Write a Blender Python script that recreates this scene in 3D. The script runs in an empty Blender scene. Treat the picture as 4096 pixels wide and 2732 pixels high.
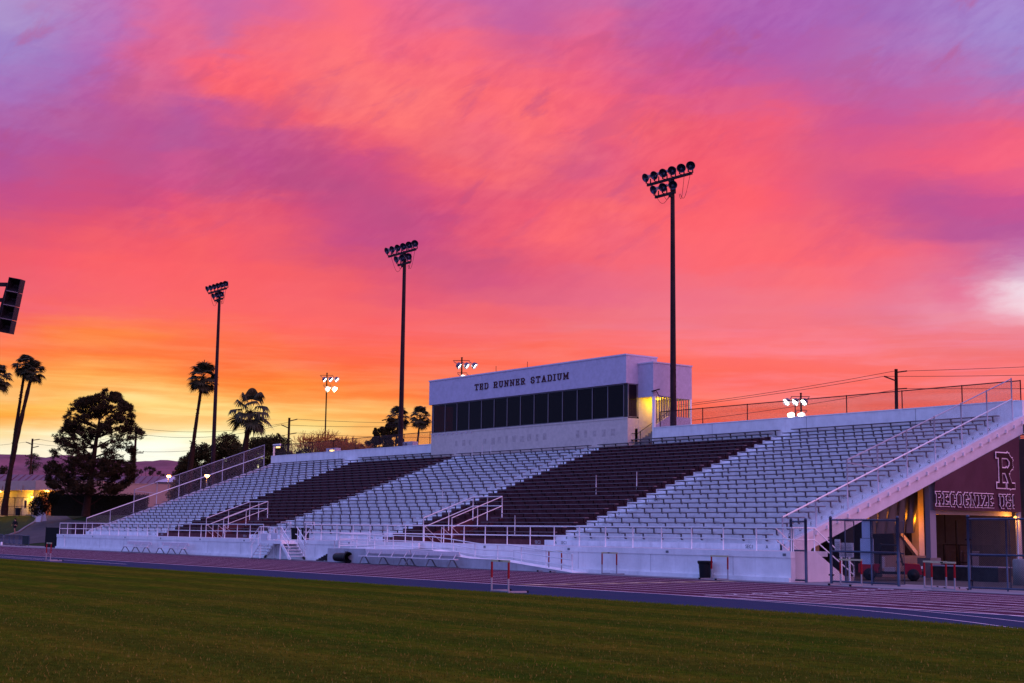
import bpy, math, random
from mathutils import Vector, Matrix
SC = bpy.context.scene
COL = SC.collection
R = random.Random(7)
PI = math.pi

# ------------------------------------------------------------------ camera
cam_d = bpy.data.cameras.new('camera'); CAM = bpy.data.objects.new('camera', cam_d); COL.objects.link(CAM)
cam_d.sensor_width = 36.0; cam_d.lens = 50.0; cam_d.clip_start = 0.1; cam_d.clip_end = 30000
def set_camera(yaw=52.9637, pitch=7.6386, roll=-0.69896, height=2.0):
    y, p, r = (math.radians(a) for a in (yaw, pitch, roll))
    f = Vector((-math.sin(y)*math.cos(p), math.cos(y)*math.cos(p), math.sin(p)))
    rt = Vector((math.cos(y), math.sin(y), 0)); u = rt.cross(f)
    c, s = math.cos(r), math.sin(r)
    a, b = rt*c - u*s, rt*s + u*c
    CAM.matrix_world = Matrix(((a.x, b.x, -f.x, 0), (a.y, b.y, -f.y, 0), (a.z, b.z, -f.z, height), (0, 0, 0, 1)))
set_camera()
SC.camera = CAM
SC.view_settings.view_transform = 'Standard'; SC.view_settings.look = 'None'
SC.view_settings.exposure = 0.0; SC.view_settings.gamma = 1.0

# ------------------------------------------------------------------ sky (sunset clouds, seen by direction)
W = bpy.data.worlds.new('World'); SC.world = W; W.use_nodes = True
SKY_AZ = (32.0, 74.0)   # degrees left of the pitch normal
SKY_ROWS = [  # (elevation in degrees, colours from right to left)
    (2.0, [(1.00,0.19,0.14), (1.00,0.19,0.14), (1.00,0.19,0.14), (1.00,0.19,0.13), (1.00,0.19,0.13), (1.00,0.19,0.13), (1.00,0.19,0.12), (1.00,0.18,0.12), (1.00,0.18,0.12), (1.00,0.19,0.11), (1.00,0.20,0.11), (1.00,0.22,0.10), (1.00,0.23,0.09), (1.00,0.25,0.09), (1.00,0.27,0.08), (1.00,0.32,0.09), (1.00,0.38,0.10), (1.00,0.43,0.12), (1.00,0.48,0.13), (1.00,0.63,0.23), (1.00,0.79,0.34), (1.00,0.86,0.45), (1.00,0.91,0.56), (1.00,0.96,0.73), (1.00,0.99,0.83), (1.00,0.98,0.81), (1.00,0.97,0.79), (1.00,0.96,0.77), (1.00,0.96,0.75), (1.00,0.96,0.75)]),
    (3.0, [(1.00,0.19,0.14), (1.00,0.19,0.14), (1.00,0.19,0.14), (1.00,0.19,0.13), (1.00,0.19,0.13), (1.00,0.19,0.13), (1.00,0.19,0.12), (1.00,0.18,0.12), (1.00,0.18,0.12), (1.00,0.19,0.11), (1.00,0.20,0.11), (1.00,0.22,0.10), (1.00,0.23,0.09), (1.00,0.25,0.09), (1.00,0.27,0.08), (1.00,0.32,0.09), (1.00,0.38,0.10), (1.00,0.43,0.12), (1.00,0.48,0.13), (1.00,0.63,0.23), (1.00,0.78,0.34), (1.00,0.85,0.44), (1.00,0.91,0.55), (1.00,0.96,0.71), (1.00,0.99,0.81), (1.00,0.98,0.78), (1.00,0.96,0.74), (1.00,0.95,0.70), (1.00,0.94,0.66), (1.00,0.93,0.64)]),
    (3.5, [(1.00,0.19,0.14), (1.00,0.19,0.14), (1.00,0.19,0.14), (1.00,0.19,0.13), (1.00,0.19,0.13), (1.00,0.19,0.13), (1.00,0.19,0.12), (1.00,0.18,0.12), (1.00,0.18,0.12), (1.00,0.19,0.11), (1.00,0.20,0.11), (1.00,0.22,0.10), (1.00,0.23,0.09), (1.00,0.25,0.09), (1.00,0.27,0.08), (1.00,0.32,0.09), (1.00,0.36,0.10), (1.00,0.41,0.11), (1.00,0.46,0.12), (1.00,0.59,0.20), (1.00,0.73,0.29), (1.00,0.81,0.40), (1.00,0.88,0.49), (1.00,0.93,0.58), (1.00,0.95,0.65), (1.00,0.93,0.60), (1.00,0.89,0.54), (1.00,0.86,0.48), (1.00,0.83,0.42), (1.00,0.81,0.39)]),
    (3.9, [(1.00,0.19,0.15), (1.00,0.19,0.15), (1.00,0.19,0.14), (1.00,0.19,0.14), (1.00,0.19,0.13), (1.00,0.19,0.13), (1.00,0.18,0.13), (1.00,0.18,0.12), (1.00,0.18,0.12), (1.00,0.18,0.12), (1.00,0.20,0.11), (1.00,0.21,0.10), (1.00,0.23,0.10), (1.00,0.24,0.09), (1.00,0.26,0.08), (1.00,0.29,0.08), (1.00,0.33,0.09), (1.00,0.38,0.09), (1.00,0.42,0.10), (1.00,0.54,0.16), (1.00,0.67,0.23), (1.00,0.75,0.30), (1.00,0.82,0.37), (1.00,0.85,0.40), (1.00,0.84,0.39), (1.00,0.81,0.37), (1.00,0.75,0.31), (1.00,0.67,0.24), (1.00,0.57,0.16), (1.00,0.51,0.12)]),
    (4.2, [(1.00,0.19,0.15), (1.00,0.19,0.15), (1.00,0.19,0.15), (1.00,0.18,0.14), (1.00,0.18,0.14), (1.00,0.18,0.14), (1.00,0.18,0.13), (1.00,0.18,0.13), (1.00,0.18,0.13), (1.00,0.18,0.12), (1.00,0.18,0.12), (1.00,0.20,0.11), (1.00,0.21,0.10), (1.00,0.23,0.09), (1.00,0.25,0.08), (1.00,0.26,0.08), (1.00,0.31,0.08), (1.00,0.35,0.08), (1.00,0.39,0.09), (1.00,0.48,0.12), (1.00,0.58,0.16), (1.00,0.64,0.20), (1.00,0.68,0.24), (1.00,0.71,0.26), (1.00,0.73,0.27), (1.00,0.69,0.24), (1.00,0.59,0.17), (1.00,0.51,0.11), (1.00,0.43,0.06), (1.00,0.44,0.07)]),
    (4.5, [(1.00,0.19,0.16), (1.00,0.19,0.16), (1.00,0.19,0.16), (1.00,0.18,0.15), (1.00,0.18,0.15), (1.00,0.18,0.14), (1.00,0.18,0.14), (1.00,0.18,0.13), (1.00,0.18,0.13), (1.00,0.18,0.12), (1.00,0.18,0.12), (1.00,0.19,0.11), (1.00,0.21,0.10), (1.00,0.22,0.09), (1.00,0.23,0.08), (1.00,0.25,0.07), (1.00,0.28,0.07), (1.00,0.32,0.07), (1.00,0.37,0.08), (1.00,0.43,0.10), (1.00,0.50,0.12), (1.00,0.56,0.15), (1.00,0.62,0.19), (1.00,0.67,0.21), (1.00,0.67,0.22), (1.00,0.63,0.19), (1.00,0.57,0.14), (1.00,0.51,0.10), (1.00,0.47,0.09), (1.00,0.50,0.11)]),
    (4.8, [(1.00,0.19,0.17), (1.00,0.19,0.17), (1.00,0.19,0.16), (1.00,0.19,0.16), (1.00,0.19,0.15), (1.00,0.19,0.14), (1.00,0.18,0.14), (1.00,0.18,0.13), (1.00,0.18,0.13), (1.00,0.18,0.12), (1.00,0.18,0.12), (1.00,0.19,0.11), (1.00,0.20,0.10), (1.00,0.21,0.09), (1.00,0.23,0.08), (1.00,0.24,0.08), (1.00,0.27,0.07), (1.00,0.37,0.10), (1.00,0.48,0.13), (1.00,0.53,0.15), (1.00,0.56,0.16), (1.00,0.60,0.18), (1.00,0.65,0.20), (1.00,0.65,0.20), (1.00,0.63,0.19), (1.00,0.61,0.18), (1.00,0.56,0.14), (1.00,0.55,0.14), (1.00,0.62,0.21), (1.00,0.65,0.24)]),
    (5.1, [(0.99,0.20,0.18), (0.99,0.20,0.18), (0.99,0.20,0.17), (1.00,0.19,0.16), (1.00,0.19,0.16), (1.00,0.19,0.15), (1.00,0.19,0.14), (1.00,0.19,0.14), (1.00,0.18,0.13), (1.00,0.18,0.12), (1.00,0.18,0.12), (1.00,0.18,0.11), (1.00,0.19,0.11), (1.00,0.20,0.10), (1.00,0.22,0.09), (1.00,0.24,0.08), (1.00,0.25,0.07), (1.00,0.35,0.10), (1.00,0.43,0.12), (1.00,0.43,0.12), (1.00,0.43,0.11), (1.00,0.43,0.11), (1.00,0.48,0.12), (1.00,0.52,0.13), (1.00,0.60,0.19), (1.00,0.63,0.21), (1.00,0.56,0.16), (1.00,0.56,0.16), (1.00,0.63,0.22), (1.00,0.61,0.21)]),
    (5.4, [(0.97,0.21,0.20), (0.97,0.21,0.20), (0.98,0.20,0.19), (0.98,0.20,0.18), (0.99,0.19,0.17), (0.99,0.19,0.16), (0.99,0.18,0.16), (1.00,0.18,0.15), (1.00,0.18,0.14), (1.00,0.18,0.13), (1.00,0.18,0.13), (1.00,0.18,0.12), (1.00,0.18,0.11), (1.00,0.19,0.10), (1.00,0.20,0.09), (1.00,0.21,0.09), (1.00,0.23,0.08), (1.00,0.25,0.08), (1.00,0.26,0.07), (1.00,0.28,0.06), (1.00,0.29,0.06), (1.00,0.31,0.06), (1.00,0.36,0.08), (1.00,0.42,0.10), (1.00,0.52,0.14), (1.00,0.53,0.15), (1.00,0.51,0.13), (1.00,0.53,0.14), (1.00,0.54,0.15), (1.00,0.51,0.14)]),
    (5.8, [(0.97,0.21,0.21), (0.97,0.21,0.21), (0.98,0.21,0.20), (0.98,0.20,0.19), (0.98,0.20,0.19), (0.99,0.19,0.18), (0.99,0.19,0.17), (0.99,0.18,0.16), (1.00,0.18,0.16), (1.00,0.18,0.15), (1.00,0.18,0.14), (1.00,0.18,0.13), (1.00,0.18,0.12), (1.00,0.18,0.11), (1.00,0.19,0.10), (1.00,0.20,0.09), (1.00,0.21,0.09), (1.00,0.22,0.08), (1.00,0.23,0.07), (1.00,0.25,0.06), (1.00,0.27,0.05), (1.00,0.27,0.05), (1.00,0.28,0.06), (1.00,0.33,0.07), (1.00,0.42,0.10), (1.00,0.43,0.10), (1.00,0.44,0.10), (1.00,0.42,0.10), (1.00,0.40,0.10), (1.00,0.37,0.09)]),
    (6.1, [(0.97,0.22,0.23), (0.97,0.22,0.23), (0.97,0.21,0.22), (0.98,0.21,0.21), (0.98,0.20,0.20), (0.99,0.20,0.19), (0.99,0.19,0.18), (1.00,0.19,0.18), (1.00,0.18,0.17), (1.00,0.18,0.16), (1.00,0.18,0.15), (1.00,0.18,0.14), (1.00,0.18,0.13), (1.00,0.18,0.12), (1.00,0.18,0.11), (1.00,0.19,0.10), (1.00,0.19,0.09), (1.00,0.20,0.09), (1.00,0.21,0.08), (1.00,0.22,0.07), (1.00,0.24,0.06), (1.00,0.24,0.06), (1.00,0.24,0.06), (1.00,0.26,0.07), (1.00,0.32,0.08), (1.00,0.34,0.08), (1.00,0.35,0.08), (1.00,0.31,0.07), (1.00,0.29,0.07), (1.00,0.28,0.07)]),
    (6.5, [(0.95,0.22,0.24), (0.96,0.22,0.24), (0.96,0.21,0.24), (0.97,0.21,0.22), (0.98,0.21,0.21), (0.99,0.20,0.20), (1.00,0.20,0.19), (1.00,0.19,0.18), (1.00,0.19,0.17), (1.00,0.19,0.16), (1.00,0.18,0.15), (1.00,0.18,0.14), (1.00,0.18,0.13), (1.00,0.18,0.12), (1.00,0.18,0.11), (1.00,0.18,0.11), (1.00,0.18,0.10), (1.00,0.19,0.10), (1.00,0.19,0.09), (1.00,0.20,0.08), (1.00,0.20,0.08), (1.00,0.21,0.07), (1.00,0.21,0.07), (1.00,0.22,0.07), (1.00,0.26,0.07), (1.00,0.28,0.07), (1.00,0.28,0.07), (1.00,0.26,0.07), (1.00,0.24,0.08), (1.00,0.23,0.08)]),
    (6.8, [(0.90,0.21,0.24), (0.91,0.21,0.24), (0.92,0.21,0.24), (0.95,0.21,0.23), (0.97,0.21,0.22), (0.98,0.21,0.22), (0.99,0.20,0.21), (1.00,0.20,0.19), (1.00,0.19,0.18), (1.00,0.19,0.17), (1.00,0.18,0.16), (1.00,0.18,0.15), (1.00,0.18,0.14), (1.00,0.18,0.13), (1.00,0.17,0.12), (1.00,0.18,0.12), (1.00,0.18,0.11), (1.00,0.18,0.11), (1.00,0.18,0.10), (1.00,0.19,0.10), (1.00,0.19,0.09), (1.00,0.20,0.08), (1.00,0.20,0.08), (1.00,0.21,0.07), (1.00,0.23,0.07), (1.00,0.23,0.07), (1.00,0.23,0.07), (1.00,0.23,0.08), (1.00,0.21,0.09), (1.00,0.21,0.09)]),
    (7.2, [(0.87,0.21,0.25), (0.87,0.21,0.25), (0.89,0.21,0.24), (0.91,0.21,0.24), (0.94,0.21,0.23), (0.97,0.20,0.22), (0.98,0.20,0.22), (0.99,0.20,0.21), (1.00,0.19,0.20), (1.00,0.19,0.18), (1.00,0.19,0.17), (1.00,0.18,0.16), (0.99,0.18,0.15), (0.99,0.18,0.14), (0.99,0.17,0.13), (0.99,0.17,0.12), (1.00,0.17,0.12), (1.00,0.17,0.12), (1.00,0.17,0.12), (1.00,0.17,0.11), (1.00,0.18,0.10), (1.00,0.19,0.09), (1.00,0.19,0.09), (1.00,0.20,0.08), (1.00,0.22,0.08), (1.00,0.24,0.07), (1.00,0.25,0.07), (1.00,0.23,0.08), (1.00,0.19,0.10), (1.00,0.19,0.10)]),
    (7.5, [(0.87,0.22,0.27), (0.87,0.22,0.27), (0.89,0.21,0.26), (0.91,0.21,0.25), (0.93,0.21,0.24), (0.95,0.20,0.24), (0.96,0.20,0.23), (0.98,0.20,0.22), (0.98,0.19,0.21), (0.98,0.19,0.20), (0.98,0.19,0.19), (0.98,0.18,0.18), (0.98,0.18,0.17), (0.98,0.18,0.15), (0.98,0.17,0.14), (0.98,0.17,0.14), (0.98,0.16,0.14), (0.98,0.16,0.13), (0.99,0.16,0.13), (0.99,0.16,0.12), (1.00,0.17,0.12), (1.00,0.18,0.11), (1.00,0.18,0.10), (1.00,0.20,0.10), (1.00,0.23,0.08), (1.00,0.25,0.07), (1.00,0.25,0.07), (0.99,0.22,0.09), (0.98,0.18,0.11), (0.98,0.18,0.11)]),
    (7.9, [(0.87,0.29,0.37), (0.87,0.27,0.35), (0.88,0.25,0.32), (0.89,0.22,0.29), (0.90,0.21,0.26), (0.92,0.20,0.25), (0.94,0.20,0.24), (0.95,0.19,0.23), (0.96,0.19,0.23), (0.96,0.19,0.22), (0.96,0.19,0.21), (0.96,0.18,0.20), (0.96,0.18,0.19), (0.96,0.18,0.18), (0.96,0.17,0.17), (0.96,0.16,0.16), (0.96,0.16,0.16), (0.97,0.15,0.15), (0.97,0.15,0.14), (0.98,0.15,0.14), (1.00,0.16,0.13), (1.00,0.16,0.13), (1.00,0.17,0.12), (1.00,0.18,0.11), (1.00,0.19,0.10), (1.00,0.20,0.10), (1.00,0.21,0.09), (0.98,0.19,0.11), (0.95,0.16,0.13), (0.94,0.16,0.14)]),
    (8.3, [(0.89,0.48,0.57), (0.88,0.40,0.50), (0.86,0.30,0.40), (0.84,0.25,0.34), (0.83,0.20,0.28), (0.86,0.20,0.27), (0.89,0.19,0.25), (0.92,0.19,0.24), (0.91,0.19,0.24), (0.90,0.19,0.24), (0.89,0.19,0.24), (0.89,0.18,0.23), (0.89,0.18,0.22), (0.89,0.18,0.20), (0.91,0.16,0.18), (0.92,0.15,0.16), (0.93,0.15,0.16), (0.95,0.15,0.16), (0.96,0.14,0.15), (0.97,0.15,0.15), (0.99,0.15,0.15), (0.99,0.15,0.14), (0.99,0.16,0.13), (0.99,0.16,0.13), (0.98,0.16,0.13), (0.98,0.16,0.13), (0.97,0.16,0.13), (0.94,0.14,0.15), (0.91,0.14,0.16), (0.90,0.14,0.16)]),
    (8.8, [(0.93,0.75,0.82), (0.90,0.59,0.68), (0.83,0.28,0.40), (0.83,0.24,0.35), (0.83,0.20,0.30), (0.86,0.20,0.28), (0.88,0.19,0.27), (0.90,0.19,0.25), (0.91,0.19,0.24), (0.90,0.18,0.24), (0.89,0.18,0.24), (0.88,0.18,0.23), (0.87,0.17,0.22), (0.87,0.16,0.21), (0.88,0.15,0.20), (0.88,0.14,0.18), (0.90,0.14,0.17), (0.91,0.14,0.17), (0.92,0.14,0.16), (0.94,0.14,0.15), (0.95,0.14,0.15), (0.96,0.14,0.15), (0.97,0.14,0.14), (0.97,0.14,0.14), (0.97,0.14,0.14), (0.97,0.14,0.15), (0.95,0.14,0.15), (0.91,0.13,0.16), (0.87,0.13,0.17), (0.87,0.13,0.17)]),
    (9.4, [(0.90,0.76,0.84), (0.88,0.64,0.74), (0.81,0.24,0.38), (0.83,0.20,0.31), (0.87,0.19,0.28), (0.91,0.18,0.25), (0.94,0.18,0.23), (0.92,0.18,0.23), (0.90,0.18,0.24), (0.88,0.17,0.24), (0.87,0.17,0.24), (0.85,0.16,0.24), (0.83,0.15,0.24), (0.80,0.14,0.23), (0.77,0.13,0.22), (0.75,0.12,0.21), (0.78,0.12,0.20), (0.80,0.11,0.18), (0.84,0.12,0.17), (0.90,0.12,0.15), (0.93,0.13,0.15), (0.95,0.13,0.15), (0.96,0.13,0.14), (0.97,0.13,0.14), (0.97,0.13,0.14), (0.97,0.13,0.15), (0.95,0.13,0.15), (0.91,0.12,0.16), (0.87,0.12,0.16), (0.87,0.12,0.16)]),
    (10.1, [(0.69,0.38,0.56), (0.71,0.36,0.53), (0.75,0.19,0.34), (0.82,0.17,0.28), (0.89,0.16,0.24), (0.94,0.16,0.22), (0.96,0.16,0.20), (0.95,0.16,0.20), (0.94,0.16,0.21), (0.92,0.16,0.21), (0.89,0.16,0.22), (0.87,0.15,0.22), (0.84,0.14,0.22), (0.80,0.13,0.22), (0.75,0.11,0.21), (0.69,0.10,0.22), (0.68,0.10,0.21), (0.71,0.10,0.19), (0.76,0.10,0.18), (0.83,0.11,0.16), (0.89,0.12,0.15), (0.93,0.12,0.14), (0.95,0.12,0.14), (0.97,0.13,0.14), (0.97,0.12,0.14), (0.97,0.12,0.14), (0.96,0.12,0.14), (0.92,0.11,0.15), (0.88,0.11,0.15), (0.86,0.11,0.15)]),
    (10.9, [(0.54,0.15,0.38), (0.57,0.15,0.37), (0.66,0.14,0.31), (0.77,0.13,0.26), (0.88,0.14,0.22), (0.95,0.14,0.19), (0.98,0.14,0.18), (0.99,0.14,0.17), (0.99,0.14,0.17), (0.98,0.14,0.17), (0.96,0.14,0.18), (0.93,0.14,0.19), (0.90,0.13,0.18), (0.87,0.12,0.18), (0.80,0.11,0.19), (0.70,0.10,0.20), (0.63,0.09,0.21), (0.63,0.09,0.21), (0.64,0.09,0.20), (0.69,0.09,0.19), (0.77,0.10,0.17), (0.85,0.11,0.16), (0.91,0.11,0.15), (0.94,0.12,0.14), (0.92,0.11,0.14), (0.91,0.11,0.15), (0.88,0.11,0.15), (0.83,0.10,0.16), (0.77,0.10,0.17), (0.75,0.09,0.18)]),
    (11.8, [(0.50,0.10,0.32), (0.49,0.10,0.32), (0.51,0.10,0.31), (0.55,0.10,0.29), (0.67,0.11,0.25), (0.82,0.12,0.21), (0.93,0.13,0.18), (0.96,0.14,0.17), (0.99,0.14,0.17), (0.99,0.14,0.17), (0.98,0.14,0.17), (0.90,0.13,0.19), (0.92,0.13,0.18), (0.97,0.14,0.17), (0.92,0.13,0.18), (0.85,0.11,0.18), (0.74,0.10,0.20), (0.62,0.08,0.22), (0.57,0.08,0.23), (0.59,0.08,0.23), (0.69,0.09,0.20), (0.80,0.10,0.17), (0.88,0.11,0.16), (0.91,0.11,0.15), (0.88,0.11,0.16), (0.81,0.10,0.17), (0.77,0.09,0.17), (0.71,0.09,0.19), (0.66,0.09,0.21), (0.64,0.08,0.22)]),
    (12.7, [(0.60,0.09,0.29), (0.59,0.09,0.29), (0.56,0.09,0.29), (0.53,0.09,0.29), (0.60,0.09,0.26), (0.72,0.10,0.23), (0.84,0.12,0.20), (0.92,0.12,0.18), (0.99,0.13,0.17), (0.99,0.13,0.16), (0.98,0.13,0.16), (0.97,0.14,0.17), (0.95,0.14,0.17), (0.93,0.13,0.17), (0.88,0.11,0.18), (0.81,0.10,0.18), (0.72,0.09,0.20), (0.62,0.08,0.22), (0.55,0.08,0.23), (0.57,0.08,0.23), (0.64,0.08,0.21), (0.75,0.09,0.18), (0.79,0.10,0.18), (0.80,0.10,0.18), (0.77,0.09,0.20), (0.65,0.08,0.21), (0.64,0.08,0.21), (0.61,0.08,0.23), (0.56,0.08,0.25), (0.54,0.08,0.27)]),
    (13.6, [(0.81,0.12,0.25), (0.78,0.11,0.25), (0.71,0.10,0.26), (0.65,0.10,0.26), (0.65,0.09,0.25), (0.70,0.10,0.24), (0.78,0.11,0.22), (0.89,0.11,0.19), (0.98,0.12,0.16), (0.97,0.12,0.16), (0.93,0.12,0.16), (0.85,0.12,0.19), (0.86,0.12,0.19), (0.83,0.11,0.19), (0.80,0.11,0.19), (0.81,0.11,0.19), (0.78,0.10,0.19), (0.72,0.09,0.20), (0.60,0.08,0.22), (0.54,0.08,0.23), (0.53,0.08,0.23), (0.54,0.08,0.23), (0.58,0.08,0.23), (0.62,0.09,0.24), (0.65,0.09,0.25), (0.58,0.08,0.24), (0.58,0.08,0.24), (0.54,0.09,0.27), (0.49,0.09,0.30), (0.47,0.09,0.32)]),
    (14.5, [(0.93,0.14,0.22), (0.93,0.13,0.22), (0.89,0.12,0.22), (0.85,0.11,0.22), (0.79,0.11,0.23), (0.76,0.11,0.23), (0.79,0.11,0.21), (0.86,0.11,0.19), (0.93,0.12,0.17), (0.93,0.11,0.16), (0.91,0.11,0.16), (0.84,0.11,0.19), (0.79,0.11,0.21), (0.73,0.11,0.22), (0.86,0.13,0.19), (0.92,0.14,0.18), (0.90,0.13,0.17), (0.80,0.11,0.18), (0.68,0.09,0.21), (0.62,0.08,0.23), (0.57,0.08,0.23), (0.54,0.08,0.24), (0.55,0.08,0.26), (0.56,0.09,0.26), (0.59,0.09,0.27), (0.53,0.09,0.27), (0.53,0.09,0.28), (0.50,0.09,0.31), (0.46,0.10,0.34), (0.44,0.10,0.35)]),
    (15.4, [(0.85,0.12,0.22), (0.86,0.12,0.22), (0.81,0.11,0.24), (0.75,0.11,0.25), (0.69,0.10,0.26), (0.71,0.10,0.25), (0.78,0.11,0.22), (0.86,0.11,0.19), (0.90,0.11,0.18), (0.90,0.11,0.17), (0.90,0.11,0.17), (0.88,0.12,0.19), (0.79,0.11,0.21), (0.82,0.13,0.21), (0.96,0.15,0.19), (0.89,0.14,0.20), (0.87,0.14,0.19), (0.90,0.14,0.18), (0.89,0.13,0.18), (0.81,0.11,0.19), (0.69,0.10,0.22), (0.59,0.09,0.25), (0.55,0.09,0.27), (0.51,0.09,0.29), (0.48,0.10,0.31), (0.50,0.09,0.30), (0.50,0.10,0.31), (0.47,0.11,0.34), (0.44,0.12,0.38), (0.42,0.13,0.40)]),
    (16.3, [(0.64,0.14,0.35), (0.68,0.13,0.32), (0.69,0.12,0.30), (0.65,0.11,0.30), (0.59,0.10,0.31), (0.63,0.10,0.29), (0.74,0.11,0.25), (0.86,0.11,0.20), (0.87,0.11,0.19), (0.87,0.11,0.18), (0.88,0.12,0.17), (0.92,0.13,0.18), (0.89,0.13,0.20), (0.96,0.14,0.19), (0.99,0.16,0.18), (0.91,0.14,0.20), (0.92,0.15,0.19), (0.98,0.17,0.18), (0.99,0.17,0.18), (0.97,0.16,0.18), (0.94,0.15,0.18), (0.88,0.12,0.18), (0.75,0.11,0.22), (0.61,0.10,0.28), (0.50,0.10,0.32), (0.56,0.11,0.30), (0.50,0.11,0.35), (0.44,0.13,0.40), (0.41,0.15,0.46), (0.39,0.16,0.49)]),
    (17.2, [(0.42,0.18,0.50), (0.45,0.17,0.47), (0.52,0.14,0.41), (0.54,0.13,0.38), (0.53,0.12,0.37), (0.55,0.12,0.35), (0.60,0.11,0.33), (0.69,0.11,0.28), (0.74,0.11,0.25), (0.77,0.11,0.24), (0.79,0.11,0.22), (0.88,0.12,0.21), (0.93,0.13,0.20), (0.95,0.14,0.19), (0.98,0.15,0.18), (0.99,0.15,0.18), (0.99,0.16,0.18), (1.00,0.18,0.19), (1.00,0.18,0.19), (0.97,0.17,0.19), (0.89,0.15,0.20), (0.96,0.14,0.17), (0.97,0.13,0.17), (0.93,0.13,0.18), (0.72,0.12,0.27), (0.67,0.13,0.30), (0.51,0.13,0.39), (0.42,0.15,0.46), (0.39,0.18,0.51), (0.36,0.20,0.54)]),
    (18.1, [(0.37,0.23,0.58), (0.39,0.21,0.55), (0.44,0.18,0.50), (0.47,0.16,0.46), (0.48,0.14,0.43), (0.49,0.13,0.40), (0.51,0.12,0.38), (0.55,0.11,0.35), (0.60,0.10,0.32), (0.65,0.10,0.29), (0.68,0.10,0.28), (0.74,0.11,0.26), (0.84,0.12,0.23), (0.90,0.13,0.21), (0.90,0.13,0.20), (0.93,0.14,0.20), (0.97,0.15,0.19), (0.97,0.16,0.19), (0.98,0.16,0.19), (0.99,0.17,0.19), (0.98,0.17,0.19), (1.00,0.15,0.18), (0.99,0.14,0.18), (0.95,0.13,0.20), (0.80,0.13,0.26), (0.69,0.13,0.31), (0.50,0.14,0.43), (0.41,0.17,0.50), (0.37,0.21,0.55), (0.36,0.23,0.58)]),
    (19.1, [(0.36,0.24,0.61), (0.37,0.23,0.60), (0.39,0.21,0.56), (0.41,0.18,0.52), (0.43,0.16,0.48), (0.45,0.14,0.44), (0.45,0.12,0.42), (0.45,0.11,0.40), (0.46,0.11,0.38), (0.50,0.10,0.35), (0.58,0.10,0.32), (0.63,0.11,0.30), (0.78,0.12,0.26), (0.79,0.12,0.25), (0.72,0.12,0.27), (0.77,0.13,0.26), (0.91,0.14,0.22), (0.93,0.14,0.21), (0.91,0.14,0.22), (0.99,0.16,0.20), (0.97,0.16,0.20), (0.93,0.15,0.21), (0.84,0.14,0.24), (0.63,0.14,0.34), (0.77,0.14,0.29), (0.70,0.14,0.33), (0.50,0.16,0.46), (0.45,0.20,0.52), (0.42,0.25,0.57), (0.42,0.29,0.60)]),
    (20.2, [(0.38,0.24,0.61), (0.38,0.23,0.60), (0.38,0.20,0.56), (0.38,0.18,0.53), (0.38,0.15,0.49), (0.40,0.14,0.47), (0.42,0.13,0.46), (0.43,0.12,0.44), (0.44,0.12,0.43), (0.47,0.11,0.40), (0.52,0.11,0.38), (0.56,0.12,0.35), (0.71,0.13,0.32), (0.67,0.13,0.32), (0.57,0.12,0.35), (0.62,0.13,0.34), (0.76,0.14,0.30), (0.84,0.14,0.27), (0.87,0.14,0.25), (0.96,0.15,0.22), (0.90,0.15,0.24), (0.81,0.14,0.28), (0.71,0.14,0.33), (0.62,0.14,0.37), (0.72,0.14,0.34), (0.65,0.15,0.38), (0.51,0.17,0.47), (0.48,0.22,0.52), (0.45,0.27,0.58), (0.43,0.30,0.61)]),
    (21.6, [(0.38,0.24,0.61), (0.38,0.23,0.60), (0.38,0.20,0.56), (0.38,0.18,0.53), (0.38,0.15,0.49), (0.39,0.14,0.48), (0.41,0.13,0.47), (0.42,0.13,0.46), (0.44,0.13,0.45), (0.47,0.12,0.43), (0.49,0.12,0.41), (0.49,0.14,0.40), (0.59,0.14,0.38), (0.58,0.14,0.38), (0.56,0.13,0.38), (0.57,0.13,0.38), (0.62,0.14,0.37), (0.76,0.14,0.31), (0.87,0.14,0.27), (0.94,0.15,0.23), (0.87,0.15,0.26), (0.76,0.14,0.31), (0.67,0.14,0.35), (0.63,0.14,0.37), (0.71,0.14,0.34), (0.66,0.14,0.38), (0.51,0.16,0.46), (0.48,0.22,0.52), (0.45,0.27,0.57), (0.43,0.30,0.61)]),
]
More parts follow.
